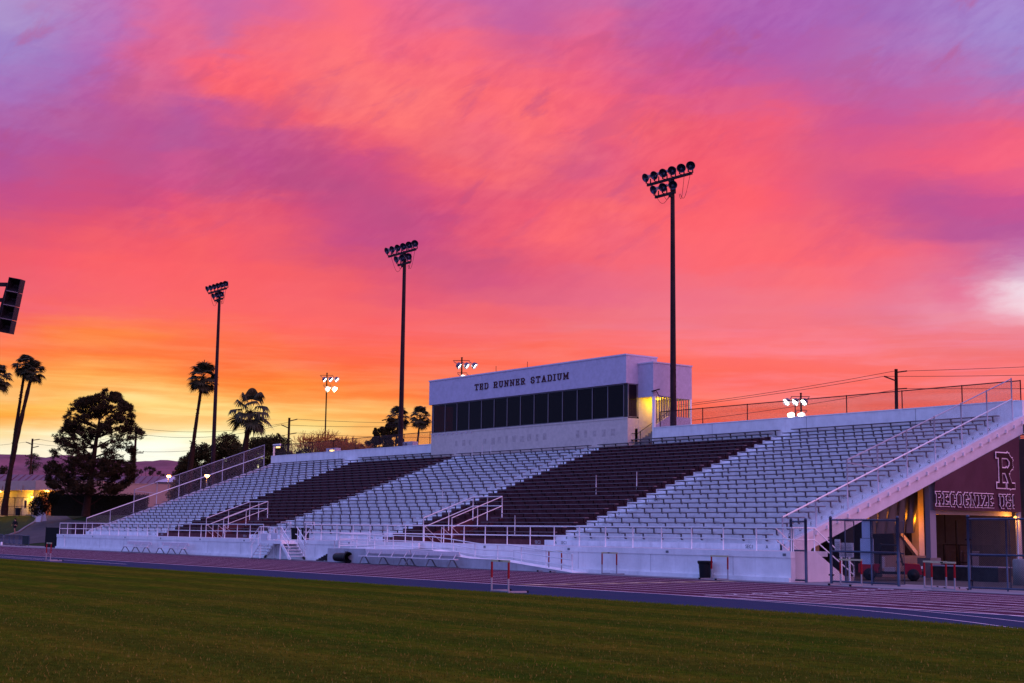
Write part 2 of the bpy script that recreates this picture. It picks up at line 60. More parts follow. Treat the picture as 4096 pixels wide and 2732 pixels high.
# broad parts of the dome outside the view: (direction, colour, sharpness)
DOME = [((0.75,-0.64,0.25), (0.19,0.41,1.16), 1.6), ((0.2,-0.95,0.3), (0.19,0.45,1.38), 1.6), ((0.97,0.15,0.25), (4.3,1.35,2.3), 3.4),
        ((0.0,-0.25,0.95), (0.27,0.44,1.25), 2.0), ((0.70,0.70,0.25), (1.2,0.65,0.95), 3.0), ((0.05,0.98,0.22), (0.9,0.35,0.55), 4.0),
        ((-0.45,0.55,0.70), (0.40,0.22,0.58), 5.0), ((-0.98,-0.1,0.2), (0.60,0.30,0.32), 4.0), ((-0.6,-0.75,0.3), (0.22,0.44,1.25), 1.6)]
def build_sky():
    nt = W.node_tree; N = nt.nodes; L = nt.links
    for n in list(N): N.remove(n)
    out = N.new('ShaderNodeOutputWorld'); bg = N.new('ShaderNodeBackground'); L.new(bg.outputs[0], out.inputs[0])
    tc = N.new('ShaderNodeTexCoord')
    def vm(op, a, b=None):
        n = N.new('ShaderNodeVectorMath'); n.operation = op
        for i, x in enumerate((a, b)):
            if x is None: continue
            if isinstance(x, tuple): n.inputs[i].default_value = x
            else: L.new(x, n.inputs[i])
        return n
    def ma(op, a, b=None, c=None):
        n = N.new('ShaderNodeMath'); n.operation = op
        for i, x in enumerate((a, b, c)):
            if x is None: continue
            if isinstance(x, (int, float)): n.inputs[i].default_value = x
            else: L.new(x, n.inputs[i])
        return n.outputs[0]
    def noise(vec, scale, detail, rough=0.55, dist=0.0):
        n = N.new('ShaderNodeTexNoise'); n.inputs['Scale'].default_value = scale; n.inputs['Detail'].default_value = detail
        n.inputs['Roughness'].default_value = rough; n.inputs['Distortion'].default_value = dist; L.new(vec, n.inputs['Vector']); return n
    def rng(v, a, b, c=0.0, d=1.0, smooth=True):
        r = N.new('ShaderNodeMapRange'); r.interpolation_type = 'SMOOTHSTEP' if smooth else 'LINEAR'; L.new(v, r.inputs[0])
        for i, x in enumerate((a, b, c, d)): r.inputs[i+1].default_value = x
        return r.outputs[0]
    def mix(f, a, b):
        m = N.new('ShaderNodeMix'); m.data_type = 'RGBA'; L.new(f, m.inputs['Factor']); L.new(a, m.inputs['A']); L.new(b, m.inputs['B']); return m.outputs['Result']
    d0 = vm('NORMALIZE', tc.outputs['Generated']).outputs[0]
    sp = N.new('ShaderNodeSeparateXYZ'); L.new(d0, sp.inputs[0])
    az = ma('MULTIPLY', ma('ARCTAN2', ma('MULTIPLY', sp.outputs[0], -1.0), sp.outputs[1]), 180/PI)
    el = ma('MULTIPLY', ma('ARCSINE', sp.outputs[2]), 180/PI)
    st = vm('MULTIPLY', d0, (1.0, 1.0, 3.0)).outputs[0]          # cloud sheets are long and thin
    na = noise(st, 12.0, 5.0, 0.55); nb = noise(st, 45.0, 5.0, 0.6, 0.4); nc = noise(vm('MULTIPLY', d0, (1.0, 1.0, 7.0)).outputs[0], 14.0, 4.0)
    sa = N.new('ShaderNodeSeparateColor'); L.new(na.outputs['Color'], sa.inputs[0]); sb = N.new('ShaderNodeSeparateColor'); L.new(nb.outputs['Color'], sb.inputs[0])
    hi = rng(el, 4.0, 13.0, 0.16, 1.0)
    wz = lambda s, k: ma('MULTIPLY', ma('SUBTRACT', s, 0.5), k)
    az2 = ma('ADD', az, ma('ADD', wz(sa.outputs[0], 3.4), wz(sb.outputs[0], 1.2)))
    e_off = ma('ADD', ma('ADD', wz(sa.outputs[1], 1.7), wz(sb.outputs[1], 0.7)), wz(nc.outputs[0], 0.9))
    el2 = ma('ADD', el, ma('MULTIPLY', e_off, hi))
    t = ma('DIVIDE', ma('SUBTRACT', az2, SKY_AZ[0]), SKY_AZ[1]-SKY_AZ[0])
    cur = None
    for i, (e, cols) in enumerate(SKY_ROWS):
        cr = N.new('ShaderNodeValToRGB'); cr.color_ramp.interpolation = 'CARDINAL'; L.new(t, cr.inputs[0]); els = cr.color_ramp.elements
        for k, c in enumerate(cols):
            p = k/(len(cols)-1)
            x = els[0] if k == 0 else (els[len(els)-1] if k == len(cols)-1 else els.new(p))
            x.position = p; x.color = (*c, 1)
        cur = cr.outputs[0] if cur is None else mix(rng(el2, SKY_ROWS[i-1][0], e), cur, cr.outputs[0])
    # wisps drawn out along the drift of the deck, mauve against salmon, strongest high up
    cb = N.new('ShaderNodeCombineXYZ')
    L.new(ma('MULTIPLY', ma('ADD', ma('MULTIPLY', az, -0.87), ma('MULTIPLY', el, 0.5)), 0.30), cb.inputs[0]); L.new(ma('MULTIPLY', ma('ADD', ma('MULTIPLY', az, 0.5), ma('MULTIPLY', el, 0.87)), 0.75), cb.inputs[1])
    wsp = noise(cb.outputs[0], 1.0, 6.0, 0.58, 0.5).outputs[0]
    part = rng(noise(cb.outputs[0], 0.22, 3.0).outputs[0], 0.36, 0.62)
    cell = noise(cb.outputs[0], 3.2, 4.0, 0.6, 0.3).outputs[0]
    up = ma('MULTIPLY', rng(el, 8.5, 13.5), part)
    mv = N.new('ShaderNodeMix'); mv.data_type = 'RGBA'; L.new(ma('MULTIPLY', ma('MULTIPLY', rng(wsp, 0.53, 0.68), up), 0.42), mv.inputs['Factor']); L.new(cur, mv.inputs['A']); mv.inputs['B'].default_value = (0.56, 0.10, 0.24, 1)
    gain = N.new('ShaderNodeMix'); gain.data_type = 'RGBA'; L.new(rng(ma('ADD', ma('MULTIPLY', cell, 0.5), ma('MULTIPLY', wsp, 0.5)), 0.62, 0.36), gain.inputs['Factor']); gain.inputs['A'].default_value = (0.93, 0.90, 0.97, 1); gain.inputs['B'].default_value = (1.03, 1.13, 1.06, 1)
    cur = mix(ma('MULTIPLY_ADD', up, 0.8, 0.12), mv.outputs['Result'], vm('MULTIPLY', mv.outputs['Result'], gain.outputs['Result']).outputs[0])
    # thin streaks low over the horizon
    ls = noise(vm('MULTIPLY', d0, (3.0, 3.0, 38.0)).outputs[0], 2.2, 5.0, 0.6, 0.3).outputs[0]
    lg = N.new('ShaderNodeMix'); lg.data_type = 'RGBA'; L.new(rng(ls, 0.38, 0.66), lg.inputs['Factor']); lg.inputs['A'].default_value = (1.0, 0.80, 0.70, 1); lg.inputs['B'].default_value = (1.0, 1.16, 1.32, 1)
    cur = mix(ma('MULTIPLY', rng(el, 9.5, 6.0), rng(el, 2.5, 4.5, 0.3, 1.0)), cur, vm('MULTIPLY', cur, lg.outputs['Result']).outputs[0])
    acc = None; ws = None
    for (v, col, k) in DOME:
        dt = vm('DOT_PRODUCT', d0, tuple(Vector(v).normalized())).outputs['Value']
        e = ma('EXPONENT', ma('MULTIPLY_ADD', dt, k, -k))
        c = vm('SCALE', tuple(col)); L.new(e, c.inputs['Scale'])
        acc = c.outputs[0] if acc is None else vm('ADD', acc, c.outputs[0]).outputs[0]; ws = e if ws is None else ma('ADD', ws, e)
    dome = vm('SCALE', acc); L.new(ma('DIVIDE', 1.0, ws), dome.inputs['Scale'])
    inside = ma('MULTIPLY', ma('MULTIPLY', rng(az, 18.0, 33.0), rng(az, 88.0, 73.5)), rng(el, 40.0, 21.5))
    L.new(mix(inside, dome.outputs[0], cur), bg.inputs['Color']); bg.inputs['Strength'].default_value = 1.0
build_sky()
W.cycles.sampling_method = 'MANUAL'; W.cycles.sample_map_resolution = 512

# ------------------------------------------------------------------ helpers
def lin(r, g, b):
    return tuple(((c/12.92) if c <= 0.04045 else ((c+0.055)/1.055)**2.4) for c in (r/255, g/255, b/255))
MATS = {}
def mat(name, col, rough=0.8, metal=0.0, var=0.0, vscale=3.0, bump=0.0, bscale=40.0, col2=None, stain=0.0, stain_col=(0.08,0.07,0.08), streak=False, spec=0.12):
    if name in MATS: return MATS[name]
    m = bpy.data.materials.new(name); m.use_nodes = True; MATS[name] = m
    nt = m.node_tree; N = nt.nodes; L = nt.links; b = N['Principled BSDF']
    b.inputs['Base Color'].default_value = (*col, 1); b.inputs['Roughness'].default_value = rough
    b.inputs['Metallic'].default_value = metal; b.inputs['Specular IOR Level'].default_value = spec
    tc = N.new('ShaderNodeTexCoord')
    cur = None
    if var or col2:
        n = N.new('ShaderNodeTexNoise'); n.inputs['Scale'].default_value = vscale; n.inputs['Detail'].default_value = 6; n.inputs['Roughness'].default_value = 0.65
        L.new(tc.outputs['Object'], n.inputs['Vector'])
        mr = N.new('ShaderNodeMapRange'); L.new(n.outputs[0], mr.inputs[0]); mr.inputs[1].default_value = 0.32; mr.inputs[2].default_value = 0.68
        mx = N.new('ShaderNodeMix'); mx.data_type = 'RGBA'; L.new(mr.outputs[0], mx.inputs['Factor'])
        c2 = col2 if col2 else tuple(min(1, c*(1+var)) for c in col)
        c1 = col if col2 else tuple(c*(1-var) for c in col)
        mx.inputs['A'].default_value = (*c1, 1); mx.inputs['B'].default_value = (*c2, 1); cur = mx.outputs['Result']
    if stain:
        mp = N.new('ShaderNodeMapping'); L.new(tc.outputs['Object'], mp.inputs['Vector'])
        if streak: mp.inputs['Scale'].default_value = (2.2, 2.2, 0.25)
        n = N.new('ShaderNodeTexNoise'); n.inputs['Scale'].default_value = 1.1; n.inputs['Detail'].default_value = 8; n.inputs['Roughness'].default_value = 0.72
        L.new(mp.outputs[0], n.inputs['Vector'])
        mr = N.new('ShaderNodeMapRange'); L.new(n.outputs[0], mr.inputs[0]); mr.inputs[1].default_value = 0.52; mr.inputs[2].default_value = 0.78; mr.inputs[4].default_value = stain
        mx = N.new('ShaderNodeMix'); mx.data_type = 'RGBA'; L.new(mr.outputs[0], mx.inputs['Factor'])
        if cur: L.new(cur, mx.inputs['A'])
        else: mx.inputs['A'].default_value = (*col, 1)
        mx.inputs['B'].default_value = (*stain_col, 1); cur = mx.outputs['Result']
    if cur: L.new(cur, b.inputs['Base Color'])
    if bump:
        n = N.new('ShaderNodeTexNoise'); n.inputs['Scale'].default_value = bscale; n.inputs['Detail'].default_value = 4
        L.new(tc.outputs['Object'], n.inputs['Vector'])
        bp = N.new('ShaderNodeBump'); bp.inputs['Strength'].default_value = bump; bp.inputs['Distance'].default_value = 0.02
        L.new(n.outputs[0], bp.inputs['Height']); L.new(bp.outputs[0], b.inputs['Normal'])
    return m
def emis(name, col, strength):
    if name in MATS: return MATS[name]
    m = bpy.data.materials.new(name); m.use_nodes = True; MATS[name] = m
    b = m.node_tree.nodes['Principled BSDF']; b.inputs['Base Color'].default_value = (*col, 1)
    b.inputs['Emission Color'].default_value = (*col, 1); b.inputs['Emission Strength'].default_value = strength
    return m
def chain_mat(name, col, pitch, wire):
    if name in MATS: return MATS[name]
    m = bpy.data.materials.new(name); m.use_nodes = True; MATS[name] = m
    nt = m.node_tree; N = nt.nodes; L = nt.links; b = N['Principled BSDF']
    b.inputs['Base Color'].default_value = (*col, 1); b.inputs['Roughness'].default_value = 0.5; b.inputs['Metallic'].default_value = 0.3
    uv = N.new('ShaderNodeUVMap'); sp = N.new('ShaderNodeSeparateXYZ'); L.new(uv.outputs[0], sp.inputs[0])
    def ma(op, a, c, d=None):
        n = N.new('ShaderNodeMath'); n.operation = op
        for i, x in enumerate((a, c, d)):
            if x is None: continue
            if isinstance(x, (int, float)): n.inputs[i].default_value = x
            else: L.new(x, n.inputs[i])
        return n.outputs[0]
    hs = []
    for op in ('ADD', 'SUBTRACT'):
        t = ma('MULTIPLY', ma(op, sp.outputs[0], sp.outputs[1]), 1.0/pitch)
        f = ma('ABSOLUTE', ma('SUBTRACT', ma('FRACT', t, None), 0.5), None)
        hs.append(ma('GREATER_THAN', f, 0.5-wire/pitch*0.5))
    a = ma('MAXIMUM', hs[0], hs[1]); L.new(a, b.inputs['Alpha'])
    return m

class MB:
    """collects faces of several shapes for ONE mesh object"""
    def __init__(s): s.v = []; s.f = []; s.m = []; s.uv = {}; s.sm = set()
    def face(s, pts, mi=0, uv=None):
        b = len(s.v); s.v += [tuple(p) for p in pts]; s.f.append(tuple(range(b, b+len(pts)))); s.m.append(mi)
        if uv: s.uv[len(s.f)-1] = uv
    def box(s, x0, y0, z0, x1, y1, z1, mi=0):
        x0, x1 = min(x0, x1), max(x0, x1); y0, y1 = min(y0, y1), max(y0, y1); z0, z1 = min(z0, z1), max(z0, z1)
        b = len(s.v); s.v += [(x0,y0,z0),(x1,y0,z0),(x1,y1,z0),(x0,y1,z0),(x0,y0,z1),(x1,y0,z1),(x1,y1,z1),(x0,y1,z1)]
        for q in ((0,3,2,1),(4,5,6,7),(0,1,5,4),(1,2,6,5),(2,3,7,6),(3,0,4,7)): s.f.append(tuple(b+i for i in q)); s.m.append(mi)
        return s
    def obox(s, c, ax, ay, az, mi=0):
        c, ax, ay, az = Vector(c), Vector(ax), Vector(ay), Vector(az); b = len(s.v)
        for k in (-1, 1):
            for i, j in ((-1,-1),(1,-1),(1,1),(-1,1)): s.v.append(tuple(c+ax*i+ay*j+az*k))
        for q in ((0,3,2,1),(4,5,6,7),(0,1,5,4),(1,2,6,5),(2,3,7,6),(3,0,4,7)): s.f.append(tuple(b+i for i in q)); s.m.append(mi)
        return s
    def beam(s, p, q, w, h, up=(0,0,1), mi=0):
        p, q = Vector(p), Vector(q); d = q-p; n = d.normalized(); u = Vector(up); sd = n.cross(u)
        if sd.length < 1e-4: sd = n.cross(Vector((1,0,0)))
        sd.normalize(); u = sd.cross(n)
        return s.obox((p+q)/2, d/2, sd*w/2, u*h/2, mi)
    def tube(s, pts, r, n=8, mi=0, caps=True, r2=None):
        pts = [Vector(p) for p in pts]; b = len(s.v); k = len(pts)
        for i, p in enumerate(pts):
            d = (pts[min(i+1, k-1)]-pts[max(i-1, 0)]).normalized()
            a = d.cross(Vector((0,0,1)) if abs(d.z) < 0.95 else Vector((1,0,0))).normalized(); c = d.cross(a)
            if isinstance(r, (list, tuple)): rr = r[i]
            else: rr = r if r2 is None else r+(r2-r)*i/max(1, k-1)
            for j in range(n):
                t = 2*PI*j/n; s.v.append(tuple(p+a*rr*math.cos(t)+c*rr*math.sin(t)))
        for i in range(k-1):
            for j in range(n):
                s.f.append((b+i*n+j, b+i*n+(j+1)%n, b+(i+1)*n+(j+1)%n, b+(i+1)*n+j)); s.m.append(mi); s.sm.add(len(s.f)-1)
        if caps:
            s.f.append(tuple(b+j for j in range(n))); s.m.append(mi); s.f.append(tuple(b+(k-1)*n+j for j in range(n))[::-1]); s.m.append(mi)
        return s
    def lathe(s, prof, c, axis=(0,0,1), n=16, mi=0):
        """prof: (radius, distance along axis)"""
        c = Vector(c); d = Vector(axis).normalized()
        a = d.cross(Vector((0,0,1)) if abs(d.z) < 0.95 else Vector((1,0,0))).normalized(); e = d.cross(a); b = len(s.v)
        for (r, t) in prof:
            for j in range(n):
                w = 2*PI*j/n; s.v.append(tuple(c+d*t+(a*math.cos(w)+e*math.sin(w))*max(r, 1e-4)))
        for i in range(len(prof)-1):
            for j in range(n):
                s.f.append((b+i*n+j, b+i*n+(j+1)%n, b+(i+1)*n+(j+1)%n, b+(i+1)*n+j)); s.m.append(mi); s.sm.add(len(s.f)-1)
        return s
    def prism(s, poly, fn, a, b, mi=0):
        """poly: 2-D outline; fn(u, v, t) -> point; extruded t=a..b"""
        k = len(poly); o = len(s.v)
        for t in (a, b): s.v += [tuple(fn(u, v, t)) for u, v in poly]
        s.f.append(tuple(o+i for i in range(k))[::-1]); s.m.append(mi); s.f.append(tuple(o+k+i for i in range(k))); s.m.append(mi)
        for i in range(k): j = (i+1) % k; s.f.append((o+i, o+j, o+k+j, o+k+i)); s.m.append(mi)
        return s
    def mesh(s, name, mats):
        me = bpy.data.meshes.new(name); me.from_pydata(s.v, [], s.f)
        for m in (mats if isinstance(mats, (list, tuple)) else [mats]): me.materials.append(m)
        if any(s.m): me.polygons.foreach_set('material_index', s.m)
        if s.sm: me.polygons.foreach_set('use_smooth', [i in s.sm for i in range(len(s.f))])
        if s.uv:
            l = me.uv_layers.new(name='UVMap')
            for i, uv in s.uv.items():
                for k, li in enumerate(me.polygons[i].loop_indices): l.data[li].uv = uv[k]
        me.update(); return me
    def build(s, name, mats, parent=None):
        return link(name, s.mesh(name, mats), parent)
def link(name, me, parent=None):
    o = bpy.data.objects.new(name, me); COL.objects.link(o)
    if parent is not None: attach(o, parent)
    return o
def wloc(o):
    l = Vector(o.location)
    while o.parent: 
        l += o.matrix_parent_inverse.translation; o = o.parent; l += Vector(o.location)
    return l
def attach(o, parent):       # keeps world position (roots are never rotated at that time)
    o.parent = parent; o.matrix_parent_inverse = Matrix.Translation(-wloc(parent))
def tag(o, label, cat, group=None):
    o['label'] = label; o['category'] = cat
    if group: o['group'] = group
    return o
def thing(name, label, cat, loc=(0,0,0), group=None):
    o = bpy.data.objects.new(name, None); COL.objects.link(o); o.location = loc; o.empty_display_size = 0.3
    return tag(o, label, cat, group)
def structure(o): o['kind'] = 'structure'; return o
def copy_tree(o, parent=None):
    c = o.copy(); COL.objects.link(c)
    if parent is not None: c.parent = parent
    for ch in list(o.children): copy_tree(ch, c)
    return c
def place(root, loc, rz=0.0, label=None):
    root.location = loc; root.rotation_euler = (0, 0, rz)
    if label: root['label'] = label
    return root

# stroke lettering with slab serifs (unit cell: height 1, width w)
GLY = {
 'T': (0.8, [[(0,1),(.8,1)],[(.4,1),(.4,0)],[(.2,0),(.6,0)],[(0,1),(0,.8)],[(.8,1),(.8,.8)]]),
 'E': (0.75, [[(.12,0),(.12,1)],[(0,1),(.7,1),(.7,.78)],[(0,0),(.72,0),(.72,.22)],[(.12,.52),(.52,.52)],[(.52,.62),(.52,.42)]]),
 'D': (0.8, [[(.12,0),(.12,1)],[(0,1),(.55,1),(.78,.78),(.78,.22),(.55,0),(0,0)]]),
 'R': (0.85, [[(.14,0),(.14,1)],[(0,1),(.58,1),(.76,.85),(.76,.65),(.58,.5),(.14,.5)],[(.45,.5),(.72,0)],[(0,0),(.3,0)],[(.58,0),(.86,0)]]),
 'U': (0.85, [[(.14,1),(.14,.2),(.32,0),(.54,0),(.72,.2),(.72,1)],[(0,1),(.28,1)],[(.58,1),(.86,1)]]),
 'N': (0.9, [[(.14,0),(.14,1),(.76,0),(.76,1)],[(0,0),(.28,0)],[(0,1),(.14,1)],[(.62,1),(.9,1)]]),
 'S': (0.75, [[(.7,.72),(.7,.82),(.55,1),(.2,1),(.05,.84),(.05,.66),(.2,.54),(.55,.46),(.7,.34),(.7,.16),(.55,0),(.2,0),(.05,.18),(.05,.28)]]),
 'A': (0.9, [[(.14,0),(.45,1),(.76,0)],[(.25,.36),(.65,.36)],[(0,0),(.28,0)],[(.62,0),(.9,0)]]),
 'I': (0.4, [[(.2,0),(.2,1)],[(0,0),(.4,0)],[(0,1),(.4,1)]]),
 'M': (1.05, [[(.14,0),(.14,1),(.52,.25),(.9,1),(.9,0)],[(0,0),(.28,0)],[(.76,0),(1.05,0)],[(0,1),(.14,1)],[(.9,1),(1.05,1)]]),
 'C': (0.75, [[(.7,.7),(.7,.82),(.54,1),(.22,1),(.06,.82),(.06,.18),(.22,0),(.54,0),(.7,.18),(.7,.3)]]),
 'O': (0.78, [[(.24,1),(.54,1),(.72,.82),(.72,.18),(.54,0),(.24,0),(.06,.18),(.06,.82),(.24,1)]]),
 'G': (0.8, [[(.72,.72),(.72,.82),(.55,1),(.22,1),(.06,.82),(.06,.18),(.22,0),(.55,0),(.72,.18),(.72,.44),(.46,.44)]]),
 'Z': (0.75, [[(.05,.76),(.05,1),(.7,1),(.05,0),(.7,0),(.7,.24)]]),
 '!': (0.25, [[(.12,1),(.12,.3)],[(.12,.1),(.12,0)]]), ' ': (0.55, []),
 'X': (0.8,[[(0,0),(.8,1)],[(0,1),(.8,0)]]),
}
def strokes(mb, text, h, w, fn, gap=0.16, depth=0.01, mi=0, lift=0.0, xs=1.0):
    """fn(u, v, t): u along the line, v up, t out of the face"""
    u = 0.0; nseg = 0
    for ch in text:
        gw, st = GLY[ch]
        for line in st:
            for (a, b), (c, d) in zip(line, line[1:]):
                p, q = Vector(((u+a*xs)*h, b*h)), Vector(((u+c*xs)*h, d*h)); e = (q-p)
                if e.length < 1e-6: continue
                e.normalize(); n = Vector((-e.y, e.x))*w/2; e = e*w/2
                pl = [p-e-n, q+e-n, q+e+n, p-e+n]
                nseg += 1; mb.prism([(x.x, x.y) for x in pl], fn, lift, lift+depth+.0006*(nseg % 14), mi)      # no two faces in one plane
        u += gw*xs+gap
    return u*h
def text_width(text, h, gap=0.16, xs=1.0): return (sum(GLY[c][0]*xs+gap for c in text)-gap)*h
def font_verts(s, size):
    cu = bpy.data.curves.new('lettering', 'FONT'); cu.body = s; cu.size = size; cu.align_x = 'CENTER'; cu.align_y = 'CENTER'; cu.resolution_u = 2
    o = bpy.data.objects.new('lettering', cu); COL.objects.link(o); bpy.context.view_layer.update()
    me = bpy.data.meshes.new_from_object(o.evaluated_get(bpy.context.evaluated_depsgraph_get()))
    vs = [tuple(v.co) for v in me.vertices]; fs = [tuple(p.vertices) for p in me.polygons]
    bpy.data.objects.remove(o); bpy.data.curves.remove(cu); bpy.data.meshes.remove(me)
    return vs, fs
FONTS = {}
def letter(mb, s, size, fn, mi=0):
    if s not in FONTS: FONTS[s] = font_verts(s, 1.0)
    vs, fs = FONTS[s]; b = len(mb.v); mb.v += [tuple(fn(x*size, y*size)) for x, y, z in vs]
    for f in fs: mb.f.append(tuple(b+i for i in f)); mb.m.append(mi)
def panel(name, pts, uvs, m, parent):
    mb = MB(); mb.face(pts, 0, uvs); return mb.build(name, m, parent)

# ------------------------------------------------------------------ materials
WHITE = mat('white_paint_concrete', (0.74,0.74,0.75), 0.75, var=0.10, vscale=1.3, bump=0.25, bscale=55, stain=0.30, stain_col=(0.30,0.27,0.28), streak=True)
WHITET = mat('white_tier_paint', (0.74,0.75,0.77), 0.8, var=0.12, vscale=2.0, bump=0.2, bscale=30, stain=0.4, stain_col=(0.27,0.26,0.29), streak=True)
MAROON = mat('maroon_tier_paint', (0.105,0.034,0.042), 0.85, var=0.25, vscale=2.2, bump=0.2, bscale=30, stain=0.4, stain_col=(0.13,0.065,0.075))
RAIL = mat('white_rail_paint', (0.80,0.80,0.82), 0.45, var=0.06, vscale=6)
PLANK = mat('weathered_plank', (0.15,0.115,0.125), 0.7, var=0.35, vscale=2.5)
BRACK_L = mat('pale_bracket', (0.085,0.08,0.10), 0.7)
BRACK_SHADE = mat('dark_bracket_plank_shade', (0.03,0.012,0.016), 0.7)
INK = mat('black_ink', (0.01,0.01,0.012), 0.8)
INKW = mat('pale_ink', (0.5,0.5,0.55), 0.8)
STUCCO = mat('grey_stucco', (0.46,0.42,0.53), 0.9, var=0.1, vscale=3, bump=0.5, bscale=25, stain=0.25, stain_col=(0.26,0.24,0.30))
STUCCO2 = mat('beige_stucco', (0.56,0.49,0.45), 0.9, var=0.1, vscale=3, bump=0.5, bscale=25, stain=0.5, stain_col=(0.36,0.31,0.29))
TRIM = mat('pale_trim', (0.55,0.50,0.60), 0.5)
FRAME = mat('window_frame', (0.17,0.155,0.18), 0.5, 0.4)
GLASSD = mat('dark_tinted_glass', (0.010,0.005,0.008), 0.10, spec=0.15)
DARKST = mat('dark_steel', (0.022,0.010,0.014), 0.6, var=0.4, vscale=1.5)
GALV = mat('galvanised_steel', (0.055,0.075,0.12), 0.38, 0.6, var=0.2, vscale=5)
GALVP = mat('painted_fence_post', (0.42,0.43,0.50), 0.5, 0.2, var=0.1)
BLACKP = mat('black_plastic', (0.010,0.012,0.016), 0.42, bump=0.1, bscale=20)
CONC = mat('bare_concrete', (0.24,0.22,0.22), 0.9, var=0.15, vscale=2, bump=0.3, bscale=40, stain=0.5, stain_col=(0.12,0.10,0.10), streak=True)
LETTER = mat('maroon_letter', (0.055,0.010,0.018), 0.5)
ALU = mat('bench_aluminium', (0.70,0.64,0.68), 0.5, 0.0, var=0.1, vscale=4)
ALUD = mat('bench_leg_metal', (0.16,0.17,0.19), 0.5, 0.4)
CHAIN = chain_mat('chain_link', (0.22,0.21,0.26), 0.075, 0.006)
CHAIND = chain_mat('chain_link_gate', (0.025,0.03,0.045), 0.085, 0.009)

# ------------------------------------------------------------------ ground, field, track
def sheet(name, pts, z, m):
    mb = MB(); mb.face([(x, y, z) for x, y in pts]); return structure(mb.build(name, m))
def field_mat():
    m = bpy.data.materials.new('turf'); m.use_nodes = True; nt = m.node_tree; N = nt.nodes; L = nt.links; b = N['Principled BSDF']
    b.inputs['Roughness'].default_value = 0.95; b.inputs['Specular IOR Level'].default_value = 0.0
    tc = N.new('ShaderNodeTexCoord')
    def nz(scale, det, sc=(1,1,1), rough=0.6):
        mp = N.new('ShaderNodeMapping'); mp.inputs['Scale'].default_value = sc; L.new(tc.outputs['Object'], mp.inputs['Vector'])
        n = N.new('ShaderNodeTexNoise'); n.inputs['Scale'].default_value = scale; n.inputs['Detail'].default_value = det; n.inputs['Roughness'].default_value = rough
        L.new(mp.outputs[0], n.inputs['Vector']); return n.outputs[0]
    def rng(v, a, c, d=0.0, e=1.0):
        r = N.new('ShaderNodeMapRange'); L.new(v, r.inputs[0])
        for i, x in enumerate((a, c, d, e)): r.inputs[i+1].default_value = x
        return r.outputs[0]
    def mix(f, a, c, t='MIX'):
        x = N.new('ShaderNodeMix'); x.data_type = 'RGBA'; x.blend_type = t
        if isinstance(f, float): x.inputs['Factor'].default_value = f
        else: L.new(f, x.inputs['Factor'])
        for k, v in (('A', a), ('B', c)):
            if isinstance(v, tuple): x.inputs[k].default_value = (*v, 1)
            else: L.new(v, x.inputs[k])
        return x.outputs['Result']
    c = mix(rng(nz(0.20, 5, (0.35, 1.7, 1)), 0.40, 0.60), (0.046, 0.082, 0.005), (0.080, 0.086, 0.007))
    c = mix(rng(nz(0.9, 4, (0.5, 1.4, 1)), 0.45, 0.75), c, (0.125, 0.100, 0.010))
    c = mix(rng(nz(2.6, 4), 0.60, 0.78, 0, 0.7), c, (0.034, 0.040, 0.008))
    g = rng(nz(42.0, 3, (1, 1, 1), 0.75), 0.3, 0.7, 0.30, 1.75)
    wv = N.new('ShaderNodeTexWave'); wv.bands_direction = 'Y'; wv.inputs['Scale'].default_value = 0.11; wv.inputs['Distortion'].default_value = 1.4; wv.inputs['Detail'].default_value = 3; L.new(tc.outputs['Object'], wv.inputs['Vector'])
    c = mix(rng(wv.outputs[0], 0.35, 0.65, 0.0, 0.45), c, (0.030, 0.050, 0.006))
    g2 = rng(nz(3.2, 6, (0.8, 1.3, 1), 0.7), 0.3, 0.7, 0.62, 1.35)
    mu = N.new('ShaderNodeMath'); mu.operation = 'MULTIPLY'; L.new(g, mu.inputs[0]); L.new(g2, mu.inputs[1])
    s = N.new('ShaderNodeVectorMath'); s.operation = 'SCALE'; L.new(c, s.inputs[0]); L.new(mu.outputs[0], s.inputs['Scale'])
    L.new(s.outputs[0], b.inputs['Base Color'])
    bp = N.new('ShaderNodeBump'); bp.inputs['Strength'].default_value = 1.0; bp.inputs['Distance'].default_value = 0.03
    L.new(nz(38.0, 4, (1, 1, 1), 0.75), bp.inputs['Height']); L.new(bp.outputs[0], b.inputs['Normal'])
    return m
DIRT = mat('dry_ground', (0.060,0.050,0.035), 0.95, var=0.3, vscale=0.05)
sheet('ground', [(-9000,-9000),(9000,-9000),(9000,9000),(-9000,9000)], -0.06, DIRT)
TURF = field_mat()
structure(MB().box(-260,-120,-0.05,90,28.33,0.022).build('field', TURF))
mb = MB(); rr = random.Random(77)
for _ in range(70000):
    dd = 12.0+34.0*rr.random()**1.35; ang = math.radians(rr.uniform(31, 75)); x, y = -math.sin(ang)*dd, math.cos(ang)*dd
    if y > 28.3: continue
    h = rr.uniform(.018,.055); a = rr.uniform(0, PI); w = rr.uniform(.004,.011); lx, ly = rr.uniform(-.025,.025), rr.uniform(-.025,.025); c, s_ = math.cos(a)*w, math.sin(a)*w
    mb.v += [(x-c,y-s_,.02),(x+c,y+s_,.02),(x+lx,y+ly,.02+h)]; k = len(mb.v); mb.f.append((k-3,k-2,k-1)); mb.m.append(rr.choice((0,0,1,1,2)))
BL = [mat('grass_blade_'+n, c, .8, spec=.05) for n, c in (('green', (0.055,0.092,0.006)), ('olive', (0.105,0.112,0.010)), ('straw', (0.190,0.150,0.026)))]
o = mb.build('grass_blades', BL); o['kind'] = 'stuff'
